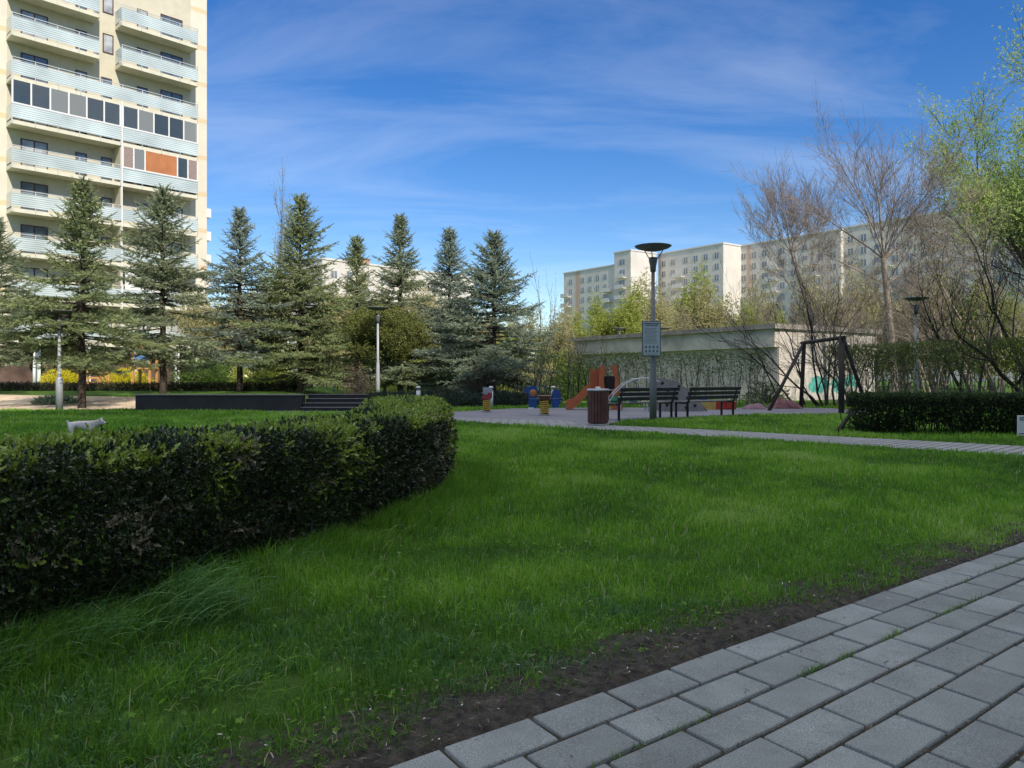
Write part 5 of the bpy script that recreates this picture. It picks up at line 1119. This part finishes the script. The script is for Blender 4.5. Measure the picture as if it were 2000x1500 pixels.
# ================================================================== BENCHES, BIN
M_wood = mat('weathered_bench_wood', (.30, .27, .25), .7, scale=3, var=.2)
M_slat = mat('dark_bench_wood', (.055, .045, .05), .55, scale=4, var=.2, spec=.5)
M_iron = mat('cast_iron', (.05, .052, .05), .5, .4)
def bench(x, y, label):
    ang = math.atan2(.62, .786); root = empty('park_bench', (x, y, 0), ang, label, 'bench', 'park benches facing the playground')
    # local x along the bench from left rear leg, local y towards the playground (away from camera)
    Lb = 1.95
    for i, z in enumerate((.50, .62, .74)):
        yy = -.05-.06*i; M = Matrix.Translation((0, yy, z)) @ Matrix.Rotation(.22, 4, 'X')
    mb = MB()
    for i in range(3): mb.bbox(-.12, Lb+.12, -.018, .018, 0, .088, .006, 0, Matrix.Translation((0, -.045-.045*i, .49+.115*i)) @ Matrix.Rotation(.25, 4, 'X'))
    mb.build('backrest', M_slat, root)
    mb = MB()
    for i in range(4): mb.bbox(-.12, Lb+.12, .02+i*.108, .02+i*.108+.092, .405, .44, .006)
    mb.build('seat', M_wood, root)
    for xx in (.0, Lb):
        mb = MB(); mb.tube([(xx, .02, -.03), (xx, .02, .38), (xx, -.02, .46), (xx, -.115, .80)], [.032, .032, .03, .024], 8); mb.build('rear_leg', M_iron, root)
        mb = MB(); mb.tube([(xx, .40, -.03), (xx, .40, .40)], [.032, .032], 8); mb.tube([(xx, .02, .385), (xx, .42, .385)], .018, 6); mb.build('front_leg', M_iron, root)
    return root
bench(2.62, 18.75, 'left park bench, partly hidden by the notice board lamp pole, with bags on its seat')
bench(4.58, 20.0, 'right park bench standing free between the lamp pole and the swing')
def binn():
    d = 16.95; x = XZ(1168, d); root = empty('litter_bin', (x, d, 0.012), 0, 'brown slatted round litter bin with white rim by the footpath', 'litter bin')
    mb = MB(); mb.lathe([(0, 0), (.25, 0), (.25, .03), (.1, .035), (0, .035)], 24); mb.build('base_plate', M_grey, root)
    mb = MB(); mb.lathe([(.0, .04), (.185, .04), (.185, .74), (0, .74)], 20); mb.build('liner', M_black, root)
    mb = MB(); n = 20
    for i in range(n):
        a = i*2*PI/n; mb.bbox(-.031, .031, -.012, .012, .05, .75, .004, 0, Matrix.Rotation(a, 4, 'Z') @ Matrix.Translation((0, -.215, 0)))
    mb.build('slats', mat('red_brown_wood', (.115, .045, .035), .5, scale=5, var=.25), root)
    mb = MB(); mb.lathe([(.17, .752), (.245, .752), (.252, .775), (.245, .795), (.17, .80), (.165, .775), (.17, .752)], 28); mb.build('rim', mat('pale_rim', (.62, .62, .64), .4), root)
    mb = MB(); mb.bbox(-.05, .05, -.05, .05, .80, .845, .01); mb.lathe([(0, .80), (.17, .79), (.17, .775), (0, .775)], 20); mb.build('lid', M_white, root)
binn()
# bags on the left bench
def bag(name, bx, by, sx, sy, sz, m, label, seed):
    ang = math.atan2(.62, .786); c, s_ = math.cos(ang), math.sin(ang); x = 2.62+bx*c-by*s_; y = 18.75+bx*s_+by*c
    root = empty(name, (x, y, .44), ang, label, 'bag'); rr = random.Random(seed); mb = MB(); n = 14; rows = 8; vs = []; fs = []
    for j in range(rows):
        t_ = j/(rows-1); rad = math.sin(min(1, .25+t_*.9)*PI*.85)**.6*(1-.25*t_)
        for k in range(n): a = k*2*PI/n; q = 1+rr.uniform(-.1, .1); vs.append((sx*rad*math.cos(a)*q, sy*rad*math.sin(a)*q, sz*t_+rr.uniform(-.008, .008)*(j > 0)))
    for j in range(rows-1):
        for k in range(n): fs.append((j*n+k, j*n+(k+1) % n, (j+1)*n+(k+1) % n, (j+1)*n+k))
    fs.append(tuple(reversed(range(n)))); fs.append(tuple((rows-1)*n+k for k in range(n)))
    mb.add(vs, fs, 0, True); mb.build('bag_body', m, root)
    mb = MB(); mb.tube([(-sx*.5, 0, sz*.8), (-sx*.3, 0, sz*1.15), (sx*.3, 0, sz*1.15), (sx*.5, 0, sz*.8)], .008, 5); mb.build('handle', m, root)
bag('shopping_bag', .10, .22, .17, .11, .15, mat('green_fabric', (.03, .22, .10), .7), 'green bag on the left end of the left bench', 1)
bag('shopping_bag', .30, .25, .10, .08, .19, mat('white_plastic', (.65, .65, .68), .5), 'crumpled white bag beside the green bag on the left bench', 2)
bag('shopping_bag', .72, .22, .16, .10, .10, mat('light_blue_plastic', (.30, .52, .68), .5), 'light blue bag lying on the left bench seat next to the lamp pole', 3)

# ================================================================== PLAYGROUND
M_or = mat('orange_plastic', (.50, .135, .05), .5, var=.1, scale=5)
M_or2 = mat('dark_orange_plastic', (.42, .10, .04), .5, var=.1, scale=5)
def slide():
    d = 25.2; root = empty('slide', (XZ(1178, d), d, .008), 0, 'orange toddler slide with dark keyhole opening behind the litter bin', 'slide')
    # left plain board with notched top (local x right, y away)
    mb = MB(); mb.prism([(-.44, .0), (-.02, .0), (-.02, 1.22), (-.06, 1.30), (-.12, 1.27), (-.18, 1.34), (-.26, 1.33), (-.32, 1.28), (-.36, 1.36), (-.42, 1.33)], .0, .05); mb.build('left_board', M_or2, root)
    # right board with dark opening: two halves joined at base
    mb = MB(); mb.prism([(-.14, .0), (.20, .0), (.17, .55), (.03, .70), (.0, 1.02), (.06, 1.20), (.02, 1.42), (-.06, 1.46), (-.14, 1.38), (-.16, .8)], -.16, -.11)
    mb.prism([(.24, .0), (.62, .0), (.60, .35), (.50, .80), (.46, 1.30), (.42, 1.44), (.34, 1.48), (.26, 1.40), (.28, 1.22), (.38, 1.02), (.36, .72), (.27, .60)], -.16, -.11); mb.build('front_board', M_or, root)
    mb = MB(); mb.prism([(-.1, .35), (.45, .35), (.45, 1.1), (-.1, 1.1)], .10, .14); mb.build('opening_panel', M_black, root)
    mb = MB(); mb.box(-.4, .55, -.10, .55, .62, .67); mb.build('platform', M_grey, root)
    # chute going down to the left
    pr = [(-.42, .66), (-.6, .52), (-.8, .30), (-.98, .14), (-1.2, .09)]
    def side(y):
        up = [(x, z+.20) for x, z in pr]; dn = [(x, max(0.0, z-.10)) for x, z in reversed(pr)]
        m_ = MB(); m_.prism(up+dn, y, y+.035); m_.build('chute_side', M_or, root)
    side(-.12); side(.34)
    mb = MB()
    for a_, b_ in zip(pr[:-1], pr[1:]): mb.add([(a_[0], -.083, a_[1]), (b_[0], -.083, b_[1]), (b_[0], .338, b_[1]), (a_[0], .338, a_[1]), (a_[0], -.083, a_[1]-.02), (b_[0], -.083, b_[1]-.02), (b_[0], .338, b_[1]-.02), (a_[0], .338, a_[1]-.02)], [(0, 1, 2, 3), (7, 6, 5, 4), (0, 4, 5, 1), (2, 6, 7, 3)])
    mb.build('chute', mat('pale_chute', (.60, .55, .55), .35), root)
slide()
def climber():
    d = 24.3; root = empty('climbing_frame', (XZ(1283, d), d, .008), 0, 'white tube arch ladder joined to grey climbing wall with dark holds', 'climbing frame')
    M_tube = mat('white_tube', (.62, .63, .62), .4)
    def arc(y): return [(-1.5, y, .38), (-1.38, y, .55), (-1.1, y, .82), (-.75, y, 1.0), (-.35, y, 1.04), (.0, y, .93), (.12, y, .78)]
    mb = MB()
    for y in (-.3, .3): mb.tube(arc(y), .02, 8); mb.tube([(-1.5, y, .38), (-1.44, y, .30), (-1.2, y, .22), (-1.18, y, -.03)], .02, 8); mb.tube([(-.44, y, .42), (-.3, y, .0)], .02, 8)
    mb.build('arch_ladder', M_tube, root)
    a = arc(0)
    for i in range(1, 6):
        mb = MB(); x, _, z = a[i]; mb.tube([(x, -.3, z), (x, .3, z)], .015, 6); mb.build('rung', M_tube, root)
    mb = MB()
    for x, z in ((-1.0, .86), (-.62, .99), (-.25, 1.0)): mb.tube([(x, -.3, z), (x+.05, -.3, z-.42)], .013, 6)
    mb.tube([(-1.3, -.3, .45), (.1, -.3, .50)], .013, 6); mb.build('brace', M_tube, root)
    mb = MB(); poly = [(.0, .0), (1.42, .0), (1.42, .12), (1.15, .45), (.85, .72), (.52, .93), (.1, 1.03), (-.05, .85)]
    mb.prism(poly, -.35, -.30); mb.build('climbing_wall', mat('grey_climbing_panel', (.27, .255, .25), .8, var=.12, scale=4), root)
    for (x, z) in ((.62, .78), (.28, .62), (.95, .42), (.55, .40), (.85, .12), (1.12, .18), (.25, .2), (.1, .88)):
        mb = MB(); mb.lathe([(0, -.03), (.045, -.02), (.05, 0), (.03, .03), (0, .035)], 10)
        o = mb.build('hold', M_black, root); o.rotation_euler = (PI/2, 0, 0); o.location = (x, -.365, z)
    mb = MB(); mb.prism(poly, .25, .30); mb.build('rear_wall', MATS['grey_climbing_panel'], root)
    mb = MB(); mb.tube([(1.38, -.3, .14), (1.5, -.36, -.02)], .02, 6); mb.build('foot_brace', M_black, root)
climber()
def sandbox():
    d = 25.6; root = empty('sandbox', (XZ(1399, d), d, .008), 0, 'low yellow and red sandbox seen under the right bench', 'sandbox')
    my = mat('yellow_panel', (.60, .43, .12), .5); mr = mat('red_panel', (.50, .045, .03), .5)
    mb = MB(); mb.bbox(-.55, -.10, -.35, -.30, 0, .27, .01); mb.build('yellow_side', my, root)
    mb = MB(); mb.bbox(-.098, .22, -.35, -.30, 0, .30, .01); mb.bbox(.224, .56, -.36, -.29, .02, .26, .02); mb.build('red_side', mr, root)
    mb = MB(); mb.bbox(-.55, .56, .30, .35, 0, .27, .01); mb.bbox(-.55, -.50, -.298, .298, 0, .26, .01); mb.bbox(.51, .56, -.288, .298, 0, .26, .01); mb.build('rear_sides', my, root)
    mb = MB(); mb.box(-.495, .505, -.29, .295, 0, .15); mb.build('sand', M_sand, root)
    b = empty('toy_bucket', (XZ(1375, 25.55), 25.55, .16), 0, 'blue toy bucket standing in the sandbox', 'toy'); mb = MB(); mb.lathe([(0, 0), (.10, 0), (.14, .24), (.12, .24), (.09, .02), (0, .02)], 14); mb.build('bucket', mat('blue_plastic', (.05, .16, .45), .4), b)
    mb = MB(); mb.tube([(-.13, 0, .23), (-.1, 0, .33), (.1, 0, .33), (.13, 0, .23)], .008, 5); mb.build('handle', M_white, b)
sandbox()
def tarp(px0, px1, d, h_, m, label, seed):
    x0, x1 = XZ(px0, d), XZ(px1, d); rr = np.random.default_rng(seed); nx, ny = 28, 12; X, Y = np.meshgrid(np.linspace(x0, x1, nx), np.linspace(d-.35, d+.35, ny), indexing='ij')
    e = np.sin(np.linspace(0, PI, nx))[:, None]**.6*np.sin(np.linspace(0, PI, ny))[None]**.5; Z = .01+h_*e*(.35+1.0*fbm(X*3+seed, Y*5))
    cx = (x0+x1)/2; V = [(a-cx, b_-d, c) for a, b_, c in zip(X.ravel(), Y.ravel(), Z.ravel())]; mb = MB(); mb.add(V, [(i*ny+j, (i+1)*ny+j, (i+1)*ny+j+1, i*ny+j+1) for i in range(nx-1) for j in range(ny-1)], 0, True)
    o = mb.build('tarpaulin', m); o.location = (cx, d, .008); tag(o, label, 'tarpaulin')
tarp(1452, 1492, 25.9, .22, mat('mauve_tarp', (.30, .17, .20), .6), 'crumpled mauve tarpaulin left of the swing leg', 3)
tarp(1500, 1562, 26.3, .38, mat('maroon_tarp', (.13, .035, .04), .6, col2=(.28, .12, .13)), 'dark red crumpled tarpaulin piled inside the swing frame', 5)
def swing():
    root = empty('swing_frame', (9.8, 24.5, 0), 0, 'dark wooden A-frame swing without seats at the far end of the playground', 'swing')
    m = mat('dark_timber', (.045, .035, .032), .7, scale=3, var=.25); M0 = root.location
    a1 = Vector((9.75, 25.7, 2.22)); a2 = Vector((9.86, 23.0, 2.25))
    def beam(n_, p, q, r_):
        mb = MB(); mb.tube([Vector(p)-M0, Vector(q)-M0], r_, 10); return mb.build(n_, m, root)
    beam('leg', (8.18, 24.5, -.02), a1, .055); beam('leg', (9.88, 26.3, -.02), a1+Vector((.03, .05, -.02)), .07)
    beam('leg', (9.68, 22.6, -.02), a2, .085); beam('leg', (10.95, 23.6, -.02), a2+Vector((.05, 0, -.03)), .06)
    d = (a2-a1).normalized(); beam('top_beam', a1-d*.15, a2+d*.15, .06)
    for t_ in (.3, .42, .7, .82):
        p = a1+(a2-a1)*t_-M0; mb = MB(); mb.tube([p+Vector((0, 0, -.05)), p+Vector((.0, .03, -.10)), p+Vector((0, 0, -.14)), p+Vector((0, -.03, -.1)), p+Vector((0, 0, -.06))], .008, 5); mb.build('hook', M_black, root)
swing()
M_spr = mat('yellow_spring', (.55, .36, .05), .45)
def spring(h_, r_, turns, mb):
    pts = [(r_*math.cos(t_), r_*math.sin(t_), .04+h_*t_/(turns*2*PI)) for t_ in [i*turns*2*PI/(turns*14) for i in range(turns*14+1)]]
    mb.tube(pts, .022, 7); return mb
def seesaw():
    d = 21.4; root = empty('spring_seesaw', (XZ(1063, d), d, .008), 0, 'spring rider for two with blue side boards and a brown tray on a yellow spring', 'spring rider')
    mb = spring(.36, .115, 6, MB()); mb.build('spring', M_spr, root)
    mb = MB(); mb.lathe([(0, 0), (.16, 0), (.16, .03), (0, .03)], 16); mb.build('base_plate', M_grey, root)
    mb = MB(); mb.bbox(-.19, .19, -.16, .16, .53, .56, .01); mb.build('tray', mat('tan_board', (.36, .22, .13), .6), root)
    mb = MB(); mb.add([(-.11, -.1, .42), (.11, -.1, .42), (.11, .1, .42), (-.11, .1, .42), (-.17, -.14, .528), (.17, -.14, .528), (.17, .14, .528), (-.17, .14, .528)], [(3, 2, 1, 0), (4, 5, 6, 7), (0, 1, 5, 4), (1, 2, 6, 5), (2, 3, 7, 6), (3, 0, 4, 7)]); mb.build('tray_support', mat('dark_brown_board', (.12, .055, .035), .6), root)
    mb = MB(); mb.tube([(-.42, 0, .47), (.42, 0, .47)], .022, 8); mb.build('cross_bar', M_grey, root)
    mbl = mat('blue_board', (.015, .07, .26), .45, var=.1); 
    P1 = [(-.42, .20), (-.24, .20), (-.20, .30), (-.22, .48), (-.18, .56), (-.17, .70), (-.22, .80), (-.34, .83), (-.46, .78), (-.56, .74), (-.57, .64), (-.47, .62), (-.43, .48), (-.44, .30)]
    mb = MB(); mb.prism(P1, -.02, .02); lb = mb.build('side_board', mbl, root)
    mb = MB(); mb.lathe([(0, .025), (.10, .025), (.105, .0), (0, .0)], 18); o = mb.build('round_inlay', mat('orange_inlay', (.48, .19, .06), .5), lb); o.rotation_euler = (PI/2, 0, 0); o.location = (-.31, -.021, .62)
    mb = MB(); mb.bbox(-.44, -.28, -.06, .06, .17, .215, .01); mb.build('foot_rest', M_white, lb)
    P2 = [(.22, .22), (.40, .22), (.45, .40), (.45, .62), (.40, .70), (.28, .72), (.22, .66), (.19, .45)]
    mb = MB(); mb.prism(P2, -.02, .02); mb.build('side_board', mbl, root)
seesaw()
def rider():
    d = 23.4; root = empty('spring_rider', (XZ(950.5, d), d, .008), 0, 'small spring rider with red body and grey board on a yellow spring near the junipers', 'spring rider')
    mb = spring(.32, .10, 6, MB()); mb.build('spring', M_spr, root)
    mb = MB(); mb.lathe([(0, 0), (.14, 0), (.14, .03), (0, .03)], 14); mb.build('base_plate', M_grey, root)
    mb = MB(); mb.prism([(-.16, .40), (.12, .38), (.17, .46), (.16, .58), (.06, .60), (.0, .50), (-.12, .52)], -.10, .10); mb.build('seat_body', mat('dull_red', (.30, .04, .04), .5), root)
    mb = MB(); mb.prism([(-.10, .54), (.16, .50), (.17, .74), (-.12, .76)], .105, .125); mb.build('back_board', mat('grey_blue_board', (.35, .38, .42), .5), root)
    mb = MB(); mb.tube([(-.12, -.14, .585), (-.12, .14, .585)], .012, 6); mb.build('handlebar', M_white, root)
rider()
# wooden play frames at the tower foot
M_pine = mat('orange_pine', (.60, .30, .10), .6, scale=4, var=.12)
def woodplay():
    d = 40.5; x = XZ(183, d); root = empty('wooden_play_bench', (x, d, Hf(x, d)), 0, 'orange pine frame like a bench between the two yellow bushes', 'play equipment')
    for xx in (-.75, -.3, .35, .8):
        mb = MB(); mb.bbox(xx-.05, xx+.05, -.05, .05, -.05, 1.0 if xx < .5 else .72, .01); mb.build('post', M_pine, root)
    for z in (.28, .55, .8): 
        mb = MB(); mb.bbox(-.25, .75, -.07, -.052, z-.05, z+.05, .004); mb.build('rail', M_pine, root)
    d = 41.0; x = XZ(283, d); root = empty('wooden_play_tower', (x, d, Hf(x, d)), 0, 'tall orange pine play tower glimpsed behind the second spruce', 'play equipment')
    for xx in (-.45, .45):
        for yy in (-.4, .4): mb = MB(); mb.bbox(xx-.06, xx+.06, yy-.06, yy+.06, -.05, 2.1, .01); mb.build('post', M_pine, root)
    mb = MB(); mb.bbox(-.55, .55, -.5, .5, 1.0, 1.07, .01); mb.build('platform', M_pine, root)
    mb = MB(); mb.bbox(-.385, .385, -.43, -.39, 1.3, 1.75, .01); mb.build('panel', mat('blue_panel_far', (.15, .3, .6), .6), root)
    mb = MB(); mb.prism([(-.7, 2.103), (.7, 2.103), (0, 2.7)], -.6, .6); mb.build('roof', M_pine, root)
    d = 46; x = XZ(208, d); root = empty('wooden_play_bench', (x, d, Hf(x, d)), 0, 'pink topped play table behind the pine frames', 'play equipment')
    mb = MB(); mb.bbox(-.6, .6, -.3, .3, .85, .95, .02); mb.build('table_top', mat('pink_board', (.6, .2, .25), .6), root)
    for xx in (-.5, .5): mb = MB(); mb.bbox(xx-.04, xx+.04, -.04, .04, -.05, .848, .01); mb.build('leg', M_pine, root)
woodplay()

# ================================================================== SMALL SIGN AT THE RIGHT EDGE
s = empty('lawn_sign', (XZ(2006, 12.8), 12.8, 0), .05, 'small white lawn sign with dark lettering before the low hedge at the right edge', 'sign')
mb = MB(); mb.bbox(-.17, .21, -.008, .008, .09, .425, .005); mb.build('board', mat('sign_white', (.70, .72, .74), .4, var=.03), s)
for xx in (-.1, .14): mb = MB(); mb.tube([(xx, .015, -.05), (xx, .015, .36)], .009, 6); mb.build('stake', M_grey, s)
tx = bpy.data.curves.new('t', 'FONT'); tx.body = 'SZA'; tx.size = .075; tx.extrude = .001; tx.offset = .0015
to = bpy.data.objects.new('t', tx); C.objects.link(to); dg = bpy.context.evaluated_depsgraph_get(); me = bpy.data.meshes.new_from_object(to.evaluated_get(dg)); bpy.data.objects.remove(to)
o = bpy.data.objects.new('lettering', me); me.materials.clear(); me.materials.append(MATS['navy_print']); C.objects.link(o); o.parent = s; o.rotation_euler = (PI/2, 0, 0); o.location = (-.135, -.0105, .345)
mb = MB(); mb.box(-.145, .19, -.0105, -.0085, .115, .128); mb.build('printed_line', MATS['navy_print'], s)

# ================================================================== DOG
def dog():
    d = 12.6; root = empty('dog', (XZ(166, d), d, 0), .12, 'small white dog standing on the lawn behind the box hedge', 'dog'); root.scale = (.94, .94, .94)
    J = [((-.02, 0, .29), .075), ((-.13, 0, .30), .072), ((-.22, 0, .29), .062), ((-.275, 0, .325), .022), ((-.30, 0, .385), .012),   # spine back, rump, tail
         ((.10, 0, .285), .088), ((.185, 0, .315), .062), ((.235, 0, .345), .052), ((.275, 0, .345), .048), ((.325, 0, .325), .027), ((.35, 0, .318), .020),  # chest, neck, head, muzzle
         ((.26, .035, .39), .018), ((.26, .045, .425), .007), ((.26, -.035, .39), .018), ((.26, -.045, .425), .007)]
    E = [(0, 1), (1, 2), (2, 3), (3, 4), (0, 5), (5, 6), (6, 7), (7, 8), (8, 9), (9, 10), (7, 11), (11, 12), (7, 13), (13, 14)]
    for sy in (-1, 1):
        b = len(J); J += [((-.20, sy*.055, .22), .045), ((-.17, sy*.06, .15), .028), ((-.225, sy*.06, .085), .016), ((-.205, sy*.06, .02), .015), ((-.18, sy*.06, .012), .015)]; E += [(2, b), (b, b+1), (b+1, b+2), (b+2, b+3), (b+3, b+4)]
        b = len(J); J += [((.125, sy*.055, .21), .036), ((.11, sy*.055, .13), .021), ((.125, sy*.055, .07), .016), ((.125, sy*.055, .018), .015), ((.15, sy*.055, .012), .015)]; E += [(5, b), (b, b+1), (b+1, b+2), (b+2, b+3), (b+3, b+4)]
    me = bpy.data.meshes.new('body'); me.from_pydata([j[0] for j in J], E, []); o = bpy.data.objects.new('body', me); C.objects.link(o)
    md = o.modifiers.new('s', 'SKIN'); me.update()
    if not me.skin_vertices: bpy.context.view_layer.objects.active = o
    sv_ = me.skin_vertices[0].data if me.skin_vertices else None
    if sv_:
        for i, j in enumerate(J): sv_[i].radius = (j[1], j[1])
        sv_[0].use_root = True
    o.modifiers.new('u', 'SUBSURF').levels = 2; o.modifiers['u'].render_levels = 2
    dg = bpy.context.evaluated_depsgraph_get(); m2 = bpy.data.meshes.new_from_object(o.evaluated_get(dg)); bpy.data.objects.remove(o)
    for p in m2.polygons: p.use_smooth = True
    m2.materials.clear(); m2.materials.append(mat('white_fur', (.80, .74, .72), .9, scale=9, col2=(.62, .54, .52), bump=.6, bscale=120))
    o = bpy.data.objects.new('body', m2); C.objects.link(o); o.parent = root
    for nm, ps, r_ in (('nose', [(.368, 0, .322)], .012), ('eye', [(.312, .03, .352), (.312, -.03, .352)], .007)):
        for p in ps:
            mb = MB(); mb.lathe([(0, -r_), (r_*.7, -r_*.7), (r_, 0), (r_*.7, r_*.7), (0, r_)], 10, p); mb.build(nm, M_black, root)
dog()
